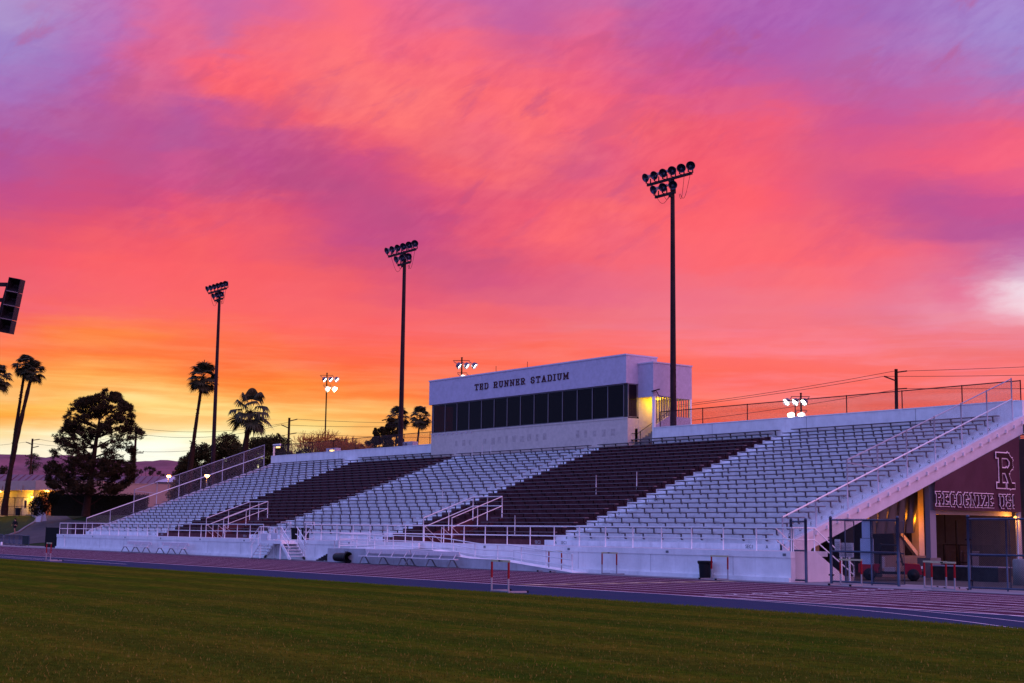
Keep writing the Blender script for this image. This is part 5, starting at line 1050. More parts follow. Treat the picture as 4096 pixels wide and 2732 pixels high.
# ------------------------------------------------------------------ pale flat-roofed building with a deep fascia, and the long wall behind the hedge
FAS = mat('fascia_stucco', (0.48,0.31,0.25), .9, var=.08, vscale=1.5, bump=.3)
BWL = mat('cream_wall', (0.42,0.34,0.22), .9, var=.08, vscale=1.5, bump=.2)
ROOFM = mat('ribbed_metal_roof', (0.17,0.09,0.12), .5, .3, var=.15)
AXX, AXY = Vector((0.604,0.797,0)), Vector((-0.797,0.604,0))       # along the building front, and away from the stadium
def bl(u, v, z): p = Vector((-190.3,64.7,0))+AXX*u+AXY*v; return (p.x, p.y, z)
def bbox(mb, u0, v0, z0, u1, v1, z1, mi=0):
    q = [bl(u,v,z) for z in (z0, z1) for u, v in ((u0,v0),(u1,v0),(u1,v1),(u0,v1))]
    for f in ((0,3,2,1),(4,5,6,7),(0,1,5,4),(1,2,6,5),(2,3,7,6),(3,0,4,7)): mb.face([q[i] for i in f], mi)
    return mb
t = thing('clubhouse', 'pale flat-roofed clubhouse with a deep fascia and yellow lit doors', 'building', bl(0,0,3.4))
mb = MB()
fz0, fz1 = 6.80, 8.08
c0, c1, c2, c3 = bl(0,-1.2,0), bl(-10.5,7.0,0), bl(9,-1.6,0), bl(9,9,0)
poly = [(c[0], c[1]) for c in (c1, c0, c2, c3, bl(-10.5,12,0))]
mb.prism(poly, lambda u, v, w: (u, v, w), fz0, fz1); mb.build('fascia', FAS, t)
mb = MB()
for p, q in ((bl(-2.2,.4,0), bl(-2.5,.6,0)), (bl(-6.0,3.4,0), bl(-6.3,3.6,0))): mb.box(p[0],p[1]-.1,fz0-.25,q[0]+.1,q[1],fz0+.65)
mb.build('scupper', FAS, t)
for q_ in ((-11,8.2,3.3,-4.2,8.6,6.8), (-4.2,4.2,3.3,-1.2,4.6,6.8), (-1.2,1.6,3.3,-.3,4.6,6.8)): bbox(MB(), *q_).build('wall', BWL, t)
for q_ in ((1.9,.6,3.3,6,1.0,6.8), (-.3,2.2,3.3,1.9,2.6,6.8)): bbox(MB(), *q_).build('wall', mat('tan_wall', (0.36,0.20,0.12), .9, var=.1), t)
for u0, v0, u1, c in ((-3.4,4.12,-2.6,(0.55,0.50,0.42)), (-2.3,4.12,-1.7,(0.55,0.50,0.42)), (-.1,2.12,.75,(0.30,0.10,0.07)), (.85,2.12,1.7,(0.34,0.12,0.08)), (-9.2,8.1,-8.3,(0.3,0.1,0.04))):
    d = bbox(MB(), u0, v0, 3.45, u1, v0+.07, 5.85).build('door', mat('door_paint_%d' % int(c[0]*100), c, .5), t)
    if u0 == -3.4: bbox(MB(), u0+.25, v0-.03, 4.5, u0+.55, v0, 5.5).build('door_window', GLASSD, d)
bbox(MB(), -11, 6.2, 6.78, 3, 6.4, 6.8).build('soffit_trim', FAS, t)
for u, v, z, e, pw in ((-2.05,3.95,5.95,8.0,22), (.9,.9,6.7,6.0,22), (-7.5,6.6,6.7,6.0,25)):
    bbox(MB(), u-.25, v-.1, z-.08, u+.25, v+.1, z+.08).build('wall_lamp', emis('lamp_yellow', (1.0,0.62,0.10), 9.0), t)
    p = bl(u, v-.5, z-.2); lamp('clubhouse_lamp_light', p, (1.0,0.55,0.06), pw*13, .12)
mb = MB(); rp = [bl(-30,16,8.05), bl(40,16,8.05), bl(40,21,9.6), bl(-30,21,9.6)]; mb.face(rp)
for i in range(70):
    u = -30+i*1.0; mb.beam(bl(u,16,8.09), bl(u,21,9.64), .10, .14)
bbox(mb, -30,16.2,6.0,40,24,8.04)
tag(mb.build('ribbed_roof', ROOFM), 'long plum ribbed metal roof behind the clubhouse', 'roof')
t = thing('boundary_wall', 'long pinkish wall running behind the dark hedge', 'wall', (-180,72,3.4))
mb = MB(); a, b = Vector((-184.3,66.2,0)), Vector((-168.0,86.5,0)); mb.beam(a+Vector((0,0,5.5)), b+Vector((0,0,5.5)), .4, 4.3); mb.build('wall', mat('pink_wall', (0.55,0.31,0.25), .9, var=.06, vscale=.6, bump=.2), t)
mb = MB(); mb.beam(a+Vector((0,0,7.68)), b+Vector((0,0,7.68)), .5, .08); mb.build('coping', FAS, t)
def hip(name, label, c, w, d, z0, z1, m, group):
    t = thing(name, label, 'roof', (c[0], c[1], z0), group); mb = MB()
    q = [Vector((c[0], c[1], 0))+AXX*i*w+AXY*j*d for i, j in ((-1,-1),(1,-1),(1,1),(-1,1))]; r = [Vector((c[0], c[1], 0))+AXX*i*w*.35 for i in (-1, 1)]
    q = [Vector((p.x, p.y, z0)) for p in q]; r = [Vector((p.x, p.y, z1)) for p in r]
    mb.face([q[0],q[1],r[1],r[0]]); mb.face([q[2],q[3],r[0],r[1]]); mb.face([q[1],q[2],r[1]]); mb.face([q[3],q[0],r[0]]); mb.build('roof_cover', m, t)
    mb = MB()
    for p in q: mb.beam((p.x,p.y,3.4),(p.x,p.y,z0),.15,.15)
    mb.build('post', DARKST, t); MB().prism([(p.x, p.y) for p in q], lambda u, v, w: (u, v, w), z0-.18, z0-.02).build('valance', DARKST, t)
PALER = mat('pale_roof', (0.50,0.47,0.56), .6)
hip('pavilion', 'pale hipped roof beyond the pink wall, the larger one beside the bright street lamp', (-188.6,83.6), 2.55, 2.2, 8.35, 9.15, PALER, 'pale hipped roofs')
hip('pavilion', 'small pale hipped roof beyond the pink wall, right of the larger one', (-186.7,86.2), .9, 1.2, 8.1, 8.5, PALER, 'pale hipped roofs')

import mathutils
# ------------------------------------------------------------------ plants
LEAFM = mat('dark_leaf', (0.026,0.022,0.007), .8, var=.5, vscale=1.5, spec=.15)
LEAFG = mat('olive_leaf', (0.034,0.030,0.008), .8, var=.5, vscale=1.5, spec=.15)
HEDGEM = mat('hedge_leaf', (0.010,0.011,0.004), .85, var=.5, vscale=2, spec=.1)
NEEDLE = mat('pine_needle', (0.034,0.024,0.009), .8, var=.5, vscale=1.2, spec=.15)
BARK = mat('tree_bark', (0.026,0.013,0.009), .95, var=.4, vscale=2)
BACKLIT = mat('backlit_twig', (0.42,0.16,0.04), .9, var=.3)  # orange glow of the backlight put into the twig colour
PALML = mat('palm_leaf', (0.035,0.036,0.014), .7, var=.4, vscale=2, spec=.2)
def rdir(r):
    while True:
        v = Vector((r.uniform(-1,1), r.uniform(-1,1), r.uniform(-1,1)))
        if .05 < v.length < 1: return v.normalized()
def leaves(mb, c, rad, n, size, r, flat=1.0, inner=.35):
    for _ in range(n):
        d = rdir(r); q = (inner+(1-inner)*r.random()**.6); p = Vector(c)+Vector((d.x*rad, d.y*rad, d.z*rad*flat))*q
        a = rdir(r); b = a.cross(rdir(r)).normalized(); s = size*r.uniform(.6, 1.4)
        mb.face([p-a*s, p+b*s*.5, p+a*s, p-b*s*.5])
def tufts(mb, c, rad, n, size, r, flat=.7):
    for _ in range(n):
        d = rdir(r); p = Vector(c)+Vector((d.x*rad, d.y*rad, d.z*rad*flat))*r.random()**.5
        for _ in range(5):
            a = (rdir(r)+Vector((0,0,.5))+d*.6).normalized(); b = a.cross(rdir(r)).normalized(); s = size*r.uniform(.6,1.3); mb.face([p-b*.035, p+b*.035, p+a*s])
def tree(name, label, base, h, r, clumps, leafm, nl, size, group, trunk_r=.2, bare=0.0, cat='tree'):
    t = thing(name, label, cat, base, group); B = Vector(base); rr = random.Random(r)
    mb = MB(); k = 7; top = None; pts = [B+Vector((rr.uniform(-.12,.12)*i, rr.uniform(-.12,.12)*i, h*.72*i/k)) for i in range(k+1)]
    mb.tube(pts, [trunk_r*(1-.75*i/k) for i in range(k+1)], 7)
    for (cx, cy, cz, cr) in clumps:
        e = B+Vector((cx, cy, cz)); s = pts[max(1, min(k, int(cz/h*k*.75)))]; m = (s+e)/2+Vector((0,0,-.15*cr)); mb.tube([s, m, e], [trunk_r*.4, trunk_r*.25, trunk_r*.08], 5)
    mb.build('trunk', BARK, t)
    mb = MB()
    for (cx, cy, cz, cr) in clumps:
        c = B+Vector((cx, cy, cz))
        leaves(mb, c, cr, int(nl*cr*cr), size, rr, .85)
        for _ in range(5): leaves(mb, c+rdir(rr)*cr*.85, cr*.42, int(nl*cr*cr*.16), size, rr)
    mb.build('crown', leafm, t)
    return t
def clumpset(rr, w, h0, h1, n, cr, along=AXX):
    out = []
    for i in range(n):
        u = rr.uniform(-1, 1); f = rr.random(); z = h0+(h1-h0)*f*(1-.22*u*u)*(1+.16*mathutils.noise.noise(Vector((u*2.3, n*.37, 0)))); o = along*u*w*(1-.25*f)+AXY*rr.uniform(-.8,.8)*cr
        out.append((o.x, o.y, z, cr*rr.uniform(.7, 1.2)))
    return out
q = random.Random(21)
# large pine: long limbs with separate needle clouds, gaps between
pb = Vector((-162.43,60.9,3.2)); t = thing('pine_tree', 'large dark pine with a broad open crown left of the stand', 'tree', tuple(pb))
mb = MB(); tk = [pb+Vector((.25*math.sin(i*.5)*.6+.16*i*.3, .3*i*.12, i*1.15)) for i in range(12)]
tk = [pb+AXX*(1.15*(i/11)**1.1)+Vector((0,0,i*1.14)) for i in range(12)]
mb.tube(tk, [.52,.44,.40,.37,.35,.32,.29,.25,.21,.16,.11,.06], 9)
nb = MB()
ENV = [(2.7,-3.0,3.4),(3.4,-4.2,4.4),(3.9,-5.0,4.9),(4.9,-5.1,5.6),(5.9,-5.1,5.3),(7.1,-5.0,5.2),(8.2,-4.8,5.3),(9.0,-4.2,6.1),(9.8,-3.4,6.2),(10.6,-2.8,5.4),(11.6,-3.0,4.9),(12.4,-2.7,4.8),(12.9,-2.5,4.7),(13.5,-1.2,3.6),(14.0,1.6,2.8),(14.5,2.1,2.6)]
def env(z):
    for (a, l0, r0), (b, l1, r1) in zip(ENV, ENV[1:]):
        if a <= z <= b: f = (z-a)/(b-a); return l0+(l1-l0)*f, r0+(r1-r0)*f
limb_ends = []
for i in range(44):                                          # spreading limbs
    z = 2.9+11.2*(i/43)**.95; e_ = env(min(z, 14.4)); side = -1 if i % 2 else 1; u = (e_[0] if side < 0 else e_[1])*q.uniform(.55,.92); v = q.uniform(-3.0,3.0)*(1-abs(u)/7)
    k = (z-q.uniform(.3,1.3))/1.14; k0 = max(1, min(10, int(k))); s = tk[k0]; c = pb+AXX*u+AXY*v+Vector((0,0,z)); m = s.lerp(c, .5)+Vector((q.uniform(-.2,.2),q.uniform(-.2,.2),-.25 if z < 9 else .15)); mb.tube([s, s.lerp(m, .6), m, c], [.10,.08,.06,.02], 5)
    for _ in range(5): f = q.uniform(.35,.95); p = s.lerp(c, f); e2 = p+rdir(q)*q.uniform(.5,1.1); mb.tube([p, e2], [.03,.012], 3, caps=False)
nt_ = 0
while nt_ < 1900:
    z = 2.7+11.8*q.random(); l0, r0 = env(z); u = q.uniform(l0, r0); half = (r0-l0)/2; un = (u-(l0+r0)/2)/half; v = q.uniform(-1,1)*3.4*math.sqrt(max(0, 1-un*un))
    nz_ = mathutils.noise.noise(Vector((u*.62+3, v*.5, z*.85)))+.45*mathutils.noise.noise(Vector((u*1.5, v*1.4+7, z*1.9)))
    core = (abs(u-.4) < 1.6 and 6.8 < z < 10.2)
    if nz_ < (.24 if core else (.02 if z < 6.5 else .09)): continue
    p = pb+AXX*u+AXY*v+Vector((0,0,z)); tufts(nb, p, .30*q.uniform(.7,1.3), 15, .26, q, .6); nt_ += 1
mb.build('trunk', BARK, t); nb.build('crown', NEEDLE, t)

# fan palms
def palm(label, base, lean, h, cr, r, tr=.24, nf=34, droop=.6, group='fan palms', skirt=True, small=False, step=0.0):
    t = thing('palm_tree', label, 'palm', base, group); B = Vector(base); rr = random.Random(r)
    def ax(s): return B+Vector((lean[0]*s**1.3, lean[1]*s**1.3, h*s))
    n = 26 if not small else 8; mb = MB(); pts = [ax(i/n) for i in range(n+1)]
    rad = lambda s: tr*(1.2-.5*s)*(1.55 if s < step else 1.0)
    mb.tube(pts, [rad(i/n)*rr.uniform(.88,1.12) for i in range(n+1)], 9)
    if not small:
        for i in range(170):                                  # broken frond stubs up the trunk
            s = rr.random()**.8*.97; p = ax(s); a = rr.uniform(0, 2*PI); d = Vector((math.cos(a), math.sin(a), .8)); e = p+d*rad(s)*rr.uniform(.9,1.35); mb.tube([p+d*rad(s)*.5, e], [.07,.02], 4)
        if step:
            for i in range(14): a = rr.uniform(0, 2*PI); d = Vector((math.cos(a), math.sin(a), rr.uniform(-.6,.7))); p = ax(step); mb.tube([p, p+d*tr*rr.uniform(1.5,2.8)], [.08,.02], 4)
    mb.build('trunk', BARK, t)
    top = ax(1.0); mb = MB(); up0 = Vector((0,0,1))
    for i in range(nf):
        f = (i+.5)/nf; el = math.radians(88-f*150+rr.uniform(-9,9)); a = i*2.39996+rr.uniform(-.35,.35)
        d = Vector((math.cos(a)*math.cos(el), math.sin(a)*math.cos(el), math.sin(el))); L_ = cr*rr.uniform(.40,.58)
        side = d.cross(up0); side = side.normalized() if side.length > .05 else Vector((1,0,0)); up = side.cross(d)
        sag = droop*.22*L_*max(0.0, math.cos(el)); p1 = top+d*L_*.5; p2 = top+d*L_-up0*sag
        mb.tube([top, p1, p2], .022, 4, caps=False)
        dn = (p2-p1).normalized(); R_ = cr*rr.uniform(.40,.52); K = 17 if not small else 8; tw = rr.uniform(-.4,.4)
        s2 = (side*math.cos(tw)+up*math.sin(tw)).normalized()
        for k in range(K):
            g = -1.75+3.5*k/(K-1)+rr.uniform(-.06,.06); v = (dn*math.cos(g)+s2*math.sin(g)).normalized(); nn = v.cross(dn.cross(s2).normalized()); w = nn.normalized()*.036*cr
            m = p2+v*R_*.55; hang = (droop*.55+.12)*(1.0 if el > -.3 else .5); e = m+(v*(1-hang)-up0*hang).normalized()*R_*rr.uniform(.38,.60)
            mb.face([p2-w*.3, m-w, m+w, p2+w*.3]); mb.face([m-w, e-w*.15, e+w*.15, m+w])
    if skirt:
        for i in range(16):
            a = rr.uniform(0, 2*PI); d = Vector((math.cos(a)*.45, math.sin(a)*.45, -1)); p = top+Vector((0,0,-.1)); w = Vector((-math.sin(a), math.cos(a), 0))*.09
            mb.face([p, p+d*cr*.35-w, p+d*cr*.55, p+d*cr*.35+w])
    mb.build('crown', PALML, t)
    return t
def lv(a, b): return (AXX*a+AXY*b)
l = lv(2.95, 0); palm('tall leaning fan palm at the left, the front one of the crossed pair', (-183.4,58.1,3.3), (l.x*.9, l.y*.9), 18.4, 1.9, 1, .30, 36, .6)
l = lv(2.0, .3); palm('tall leaning fan palm at the left, the rear one of the crossed pair', (-183.55,58.4,3.3), (l.x*.7, l.y*.7), 19.3, 1.9, 2, .24, 36, .7)
l = lv(1.2, 0); palm('tall fan palm cut by the left edge of the picture', (-183.6,55.2,3.3), (l.x, l.y), 17.4, 2.3, 3, .26, 34, .7)
l = lv(1.0, 0); palm('slender tall fan palm beyond the left end of the stand', (-155.0,69.9,3.4), (l.x*1.4, l.y*1.4), 16.2, 2.25, 4, .22, 38, .6, step=.52)
l = lv(1.0, 0); palm('shorter shaggy fan palm with big drooping leaves', (-137.6,67.6,0.2), (l.x*1.3, l.y*1.3), 14.2, 3.1, 5, .36, 17, .9, skirt=False)
palm('small fan palm behind the mast left of the press box', (-178.2,112.4,3.4), (.9,.6), 15.2, 2.3, 6, .18, 26, .7)
palm('small fan palm just left of the press box wall', (-176.4,115.0,3.4), (.9,.6), 15.3, 2.1, 7, .18, 28, .7)
for i, (x, y, z, lab) in enumerate([(-268.5,75.0,15.2,'tiny distant fan palm left of the far utility pole'), (-259,86.6,16.2,'tiny distant fan palm behind the far utility pole')]):
    palm(lab, (x, y, 3.4), (.2,.2), z-3.4-2.6, 2.1, 30+i, .22, 22, .7, small=True, skirt=True)
# hedge
t = thing('hedge', 'long dark clipped hedge left of the stand', 'hedge', (-168,64.5,3.3)); mb = MB(); rr = random.Random(9)
mb.beam(Vector((-171.6,60.2,4.55)), Vector((-164.6,69.2,4.55)), 1.1, 2.5); mb.build('branches', mat('hedge_inside', (0.010,0.010,0.005), .95), t)
mb = MB()
for i in range(9000):
    s = rr.random(); p = Vector((-171.7,60.1,0)).lerp(Vector((-164.5,69.3,0)), s)+AXY*rr.uniform(-.75,.75); z = 3.2+2.75*rr.random()**.5+(.25*rr.random() if rr.random() < .3 else 0)
    a = rdir(rr); b = a.cross(rdir(rr)).normalized(); c = p+Vector((0,0,z)); mb.face([c-a*.09, c+b*.05, c+a*.09, c-b*.05])
mb.build('foliage', HEDGEM, t)
t = thing('shrub', 'dark rounded shrub joining the hedge to the clubhouse', 'shrub', (-172.6,59.0,3.2)); mb = MB()
for c, r_ in (((-172.2,59.6,5.0),1.4), ((-172.9,58.9,4.4),1.2), ((-171.5,60.4,5.4),1.0)): leaves(mb, c, r_, 1500, .10, rr)
mb.build('foliage', HEDGEM, t)
# trees behind the stand
GT = 'dark trees behind the stand'
def at_w(u0, base, w, h0, h1, n, cr, seed): return clumpset(random.Random(seed), w, h0, h1, n, cr)
tree('evergreen_tree', 'dense dark tree left of the far mast, lowest of the row by the palms', (-162.7,75.3,3.4), 8.6, 1, clumpset(random.Random(1), 3.4, 1.5, 8.2, 70, 1.0), LEAFG, 520, .10, GT)
tree('evergreen_tree', 'dense dark tree between the far mast and the shaggy palm', (-160.7,77.8,3.4), 9.7, 2, clumpset(random.Random(2), 3.2, 1.5, 9.3, 75, 1.05), LEAFG, 500, .10, GT)
tree('evergreen_tree', 'dense dark tree right of the shaggy palm', (-158.3,80.8,3.4), 10.0, 3, clumpset(random.Random(3), 4.2, 1.5, 9.6, 90, 1.05), LEAFG, 480, .10, GT)
tree('evergreen_tree', 'dark spreading tree at the left end of the back wall fence', (-156.4,83.6,3.4), 9.0, 4, clumpset(random.Random(4), 3.2, 2.0, 8.6, 55, 1.0), LEAFM, 460, .10, GT)
tree('evergreen_tree', 'tall dark broken-topped tree just left of the mast by the press box', (-165.8,103.4,3.4), 14.2, 5, [(u*AXX.x, u*AXX.y, z-3.4, r_) for u, z, r_ in ((.9,17.0,.55),(.8,16.1,.75),(-.3,15.6,.5),(-1.1,15.3,.55),(.3,15.0,.8),(1.5,15.2,.6),(-.9,14.3,.8),(-1.7,13.6,.8),(.6,13.8,.9),(2.1,14.2,.55),(2.4,13.2,.7),(-2.0,12.4,.8),(-.6,12.6,1.0),(1.2,12.4,.9),(2.9,12.3,.7),(3.0,11.2,.7),(-1.6,11.2,1.0),(.2,11.2,1.1),(2.0,11.0,.9),(-.8,9.8,1.1),(1.2,9.8,1.1))], LEAFM, 1500, .12, GT)
tree('evergreen_tree', 'low dark round tree beside the tall broken-topped tree', (-169.3,99.5,3.4), 11.0, 6, [(u*AXX.x, u*AXX.y, z-3.4, r_) for u, z, r_ in ((-2.4,12.6,.8),(-1.4,13.6,.8),(-.3,13.4,.8),(.8,13.0,.9),(1.9,13.2,.7),(2.8,12.6,.8),(-3.0,11.6,.8),(-1.2,12.2,1.1),(.6,11.8,1.1),(2.3,11.6,1.0),(-2,10.6,1.2),(0,10.4,1.2),(2,10.4,1.2))], LEAFM, 1100, .12, GT)
tree('distant_tree', 'flat-topped dark tree below the hills, left of the bright street lamp', (-248,104.3,3.4), 10, 8, [(u*AXX.x, u*AXX.y, z, r_) for u, z, r_ in ((-1.4,8.7,.4),(-.6,9.3,.4),(.2,9.5,.4),(1.0,9.2,.45),(1.9,8.6,.45),(2.6,8.1,.4),(-2.0,8.1,.35),(.4,8.6,.5),(-3.4,6.4,.8),(-1.6,6.8,.8),(0,6.6,1.0),(1.6,6.8,.9),(3.2,6.6,.9),(4.8,6.2,.9),(6.2,6.0,.8),(-2.6,5.2,1.2),(0,5.0,1.3),(2.6,5.0,1.3),(5,4.8,1.3))], LEAFM, 420, .12, 'distant trees below the hills')
tree('distant_tree', 'dark rounded tree below the hills, right of the bright street lamp', (-192.5,86.4,3.4), 7.6, 9, clumpset(random.Random(12), 1.5, 3.0, 7.0, 12, .8), LEAFM, 460, .11, 'distant trees below the hills')
for i, (x, y, w_, h_, lab) in enumerate([(-262,83,4.6,9.6,'low dark tree beyond the clubhouse roof, beside the tiny palm'), (-250,96,3.0,7.8,'low dark bush beyond the clubhouse roof, right of the far pole'), (-216,100,7.0,6.6,'low dark trees behind the street lamp')]):
    tree('distant_tree', lab, (x, y, 3.4), h_, 40+i, clumpset(random.Random(40+i), w_*.7, 3.0, h_*.92, 9, 1.5), LEAFM, 260, .16, 'distant trees below the hills')
# bare trees, twigs only
def bare(label, base, h, spread, seed, n=5):
    t = thing('bare_tree', label, 'tree', base, 'bare twiggy trees'); mb = MB(); tw = MB(); rr = random.Random(seed)
    def grow(p, d, L_, r_, k):
        e = p+d*L_; (mb if k > 2 else tw).tube([p, (p+e)/2+rdir(rr)*L_*.05, e], [max(r_,.02), max(r_*.85,.018), max(r_*.65,.015)], 4 if k < 3 else 6, caps=False)
        if k == 0: return
        for _ in range(3 if k > 1 else 4):
            nd = (d+rdir(rr)*.62*spread+Vector((0,0,.10))).normalized(); grow(e if rr.random() < .7 else p.lerp(e, .7), nd, L_*rr.uniform(.62,.86), r_*.55, k-1)
    for i in range(3): grow(Vector(base), (Vector((0,0,1))+AXX*rr.uniform(-.5,.5)+AXY*rr.uniform(-.4,.4)).normalized(), h*.30, .14, n)
    mb.build('trunk', BARK, t); tw.build('twigs', BACKLIT, t)
bare('pale bare tree of orange twigs behind the back wall fence, the larger one', (-167.8,93.0,5.6), 10.2, 1.0, 5, 6)
bare('bare tree of orange twigs right of the larger bare tree', (-166.0,95.6,5.6), 9.0, 1.0, 8, 6)
t = thing('bush_top', 'leafless bush tips showing over the back wall right of the press box', 'bush', (-78.5,84,8.5)); mb = MB(); rr = random.Random(4)
for cx, hh_ in ((-80.6,1.3),(-78.2,1.55),(-82.4,.7)):
    for i in range(150):
        p = Vector((cx+rr.uniform(-1,1)*hh_*.8, 84.4+rr.uniform(-.6,.6), 8.7)); d = Vector((rr.uniform(-.35,.35), 0, 1)); L_ = hh_*rr.uniform(.5,1.0)*(1.35-abs(p.x-cx)/(hh_)*.6); mb.tube([p, p+d*L_*.6, p+d*L_+Vector((rr.uniform(-.15,.15),0,0))], [.02,.016,.006], 3, caps=False)
        for _ in range(2): s = p+d*L_*rr.uniform(.4,1); a = rdir(rr); mb.face([s-a*.07, s+a.cross(rdir(rr))*.06, s+a*.07])
mb.build('twigs', BARK, t)

# ------------------------------------------------------------------ hills
mb = MB(); rr = random.Random(2); nx, ny = 90, 14
ridge = [(-1.0,318),(.0,322),(.10,310),(.17,322),(.36,309),(.50,296),(.6,301),(.66,308),(.74,297),(.90,270),(1.1,215),(1.4,120),(1.7,40),(2.2,0)]
def rz(s):
    for (a, za), (b, zb) in zip(ridge, ridge[1:]):
        if a <= s <= b: f = (s-a)/(b-a); return za+(zb-za)*f*f*(3-2*f)
    return 318 if s < 0 else 0
for i in range(nx+1):
    s = -1.0+3.2*i/nx; p0 = Vector((-6095,1900,0))+Vector((567,762,0))*s
    for j in range(ny+1):
        f = j/ny; p = p0+Vector((.797,-.604,0))*(-300+1700*(1-f)); z = rz(s)*(f**.8)+4*mathutils.noise.noise(Vector((s*17,0,3)))*f
        if f < 1: z += 70*(mathutils.noise.fractal(Vector((s*7,f*3.0,1)),.8,2.2,4))*f*(1-f)*2
        mb.v.append((p.x, p.y, z-5))
for i in range(nx):
    for j in range(ny): a = i*(ny+1)+j; mb.f.append((a,a+ny+1,a+ny+2,a+1)); mb.m.append(0); mb.sm.add(len(mb.f)-1)
structure(mb.build('hills', mat('chaparral', (0.19,0.075,0.095), .95, var=.35, vscale=.006, bump=.9, bscale=.02)))

# ------------------------------------------------------------------ utility poles and wires
WOOD = mat('pole_wood', (0.060,0.030,0.020), .9, var=.3, vscale=2)
def upole(label, base, top, arms, crosses=(), r=.19):
    t = thing('utility_pole', label, 'utility pole', base, 'wooden utility poles'); b = Vector(base)
    MB().tube([base, (top[0], top[1], top[2])], [r, r*.8], 9).build('pole', WOOD, t)
    for (z, e) in arms:
        m = MB(); m.beam((top[0], top[1], z), e, .12, .12); m.build('insulator_arm', WOOD, t)
    for (z, w_) in crosses:
        m = MB(); m.beam(Vector((top[0],top[1],z))-AXX*w_, Vector((top[0],top[1],z))+AXX*w_, .12, .14)
        for k in (-1, -.6, .6, 1): p = Vector((top[0],top[1],z+.1))+AXX*w_*k; m.tube([p, p+Vector((0,0,.18))], .05, 5)
        m.build('crossarm', WOOD, t)
    return t
upole('utility pole with three angled arms behind the bare trees', (-169.9,90.9,3.4), (-169.28,90.63,16.8), [(16.35,(-168.65,91.5,16.63)), (15.4,(-170.03,89.85,15.85)), (14.6,(-168.91,91.57,14.8))])
upole('utility pole at the right, seen above the back wall fence', (-88.7,114.3,3.4), (-88.21,113.96,18.38), [(18.05,(-87.55,114.8,18.2)), (17.2,(-89.0,113.1,17.66)), (16.4,(-87.75,114.95,16.5))], r=.2)
upole('utility pole half hidden behind the large pine', (-192.2,78.7,3.4), (-191.3,78.35,16.1), [(14.6,(-190.3,79.6,14.9))], [(12.4,1.15),(9.9,.9)])
upole('far utility pole with two crossarms below the hills', (-231.3,77.1,3.4), (-230.3,76.9,16.07), [(15.8,(-229.6,77.8,15.98)), (15.1,(-231.0,76.1,15.5)), (14.6,(-229.8,77.8,14.85))], [(13.2,1.0),(12.0,.9)])
def wire(label, a, b, sag, r=.022):
    a, b = Vector(a), Vector(b); pts = [a.lerp(b, i/16)-Vector((0,0,sag*4*(i/16)*(1-i/16))) for i in range(17)]
    tag(MB().tube(pts, r, 4, caps=False).build('power_line', DARKST), label, 'power line', 'power lines between the utility poles')
W2, WR, WA, WL = (-168.65,91.5,16.63), (-87.55,114.8,18.2), (-190.3,79.6,14.9), (-229.6,77.8,15.98)
wire('top power line running right from the right-hand utility pole', WR, (-38,130,18.6), .5); wire('middle power line running right from the right-hand utility pole', (-89.0,113.1,17.66), (-38,128,16.9), .6); wire('lowest power line running right from the right-hand utility pole', (-87.75,114.95,16.5), (-38,130,15.4), .5)
wire('top power line between the bare-tree pole and the right-hand pole', W2, (-88.2,113.9,18.2), 2.2); wire('middle power line between the bare-tree pole and the right-hand pole', (-170.03,89.85,15.85), (-89.0,113.1,17.66), 1.9); wire('lowest power line between the bare-tree pole and the right-hand pole', (-168.91,91.57,14.8), (-88,114.4,16.45), 2.2)
wire('top power line between the pine pole and the bare-tree pole', (-191.3,78.35,15.9), (-169.4,90.6,16.2), .9); wire('middle power line between the pine pole and the bare-tree pole', WA, (-170.03,89.85,15.85), .9); wire('lowest power line between the pine pole and the bare-tree pole', (-191.3,78.4,12.6), (-169.5,90.7,14.6), .8)
wire('upper power line between the far pole and the pine pole', WL, (-191.3,78.35,15.6), 1.1); wire('lower power line between the far pole and the pine pole', (-231.0,76.1,15.5), WA, 1.1)
wire('power line leaving the picture at the left from the far pole', (-231.0,76.1,15.5), (-262,60,14.6), .5)

# street lamps
for i, (x, y, z, lab) in enumerate([(-165.62,72.3,8.38,'street lamp glowing orange over the pink wall'), (-139.5,65.2,7.57,'street lamp glowing orange close beside the far mast')]):
    t = thing('street_lamp', lab, 'street lamp', (x, y, 3.4), 'orange street lamps')
    MB().tube([(x,y,3.4),(x,y,z-.15)], .06).build('pole', GALVP, t)
    MB().lathe([(.02,.12),(.22,.08),(.26,0),(.24,-.02)], (x,y,z+.06), n=12).build('lamp_cap', DARKST, t)
    MB().lathe([(.01,.0),(.20,.0),(.24,-.10),(.16,-.22),(.01,-.25)], (x,y,z+.05), n=12).build('lamp_globe', emis('street_orange', (1.0,0.42,0.08), 60.0 if i == 0 else 40.0), t)
    lamp('street_lamp_light', (x-.3,y-.4,z-.4), (1.0,0.36,0.06), 420 if i == 0 else 220, .2)
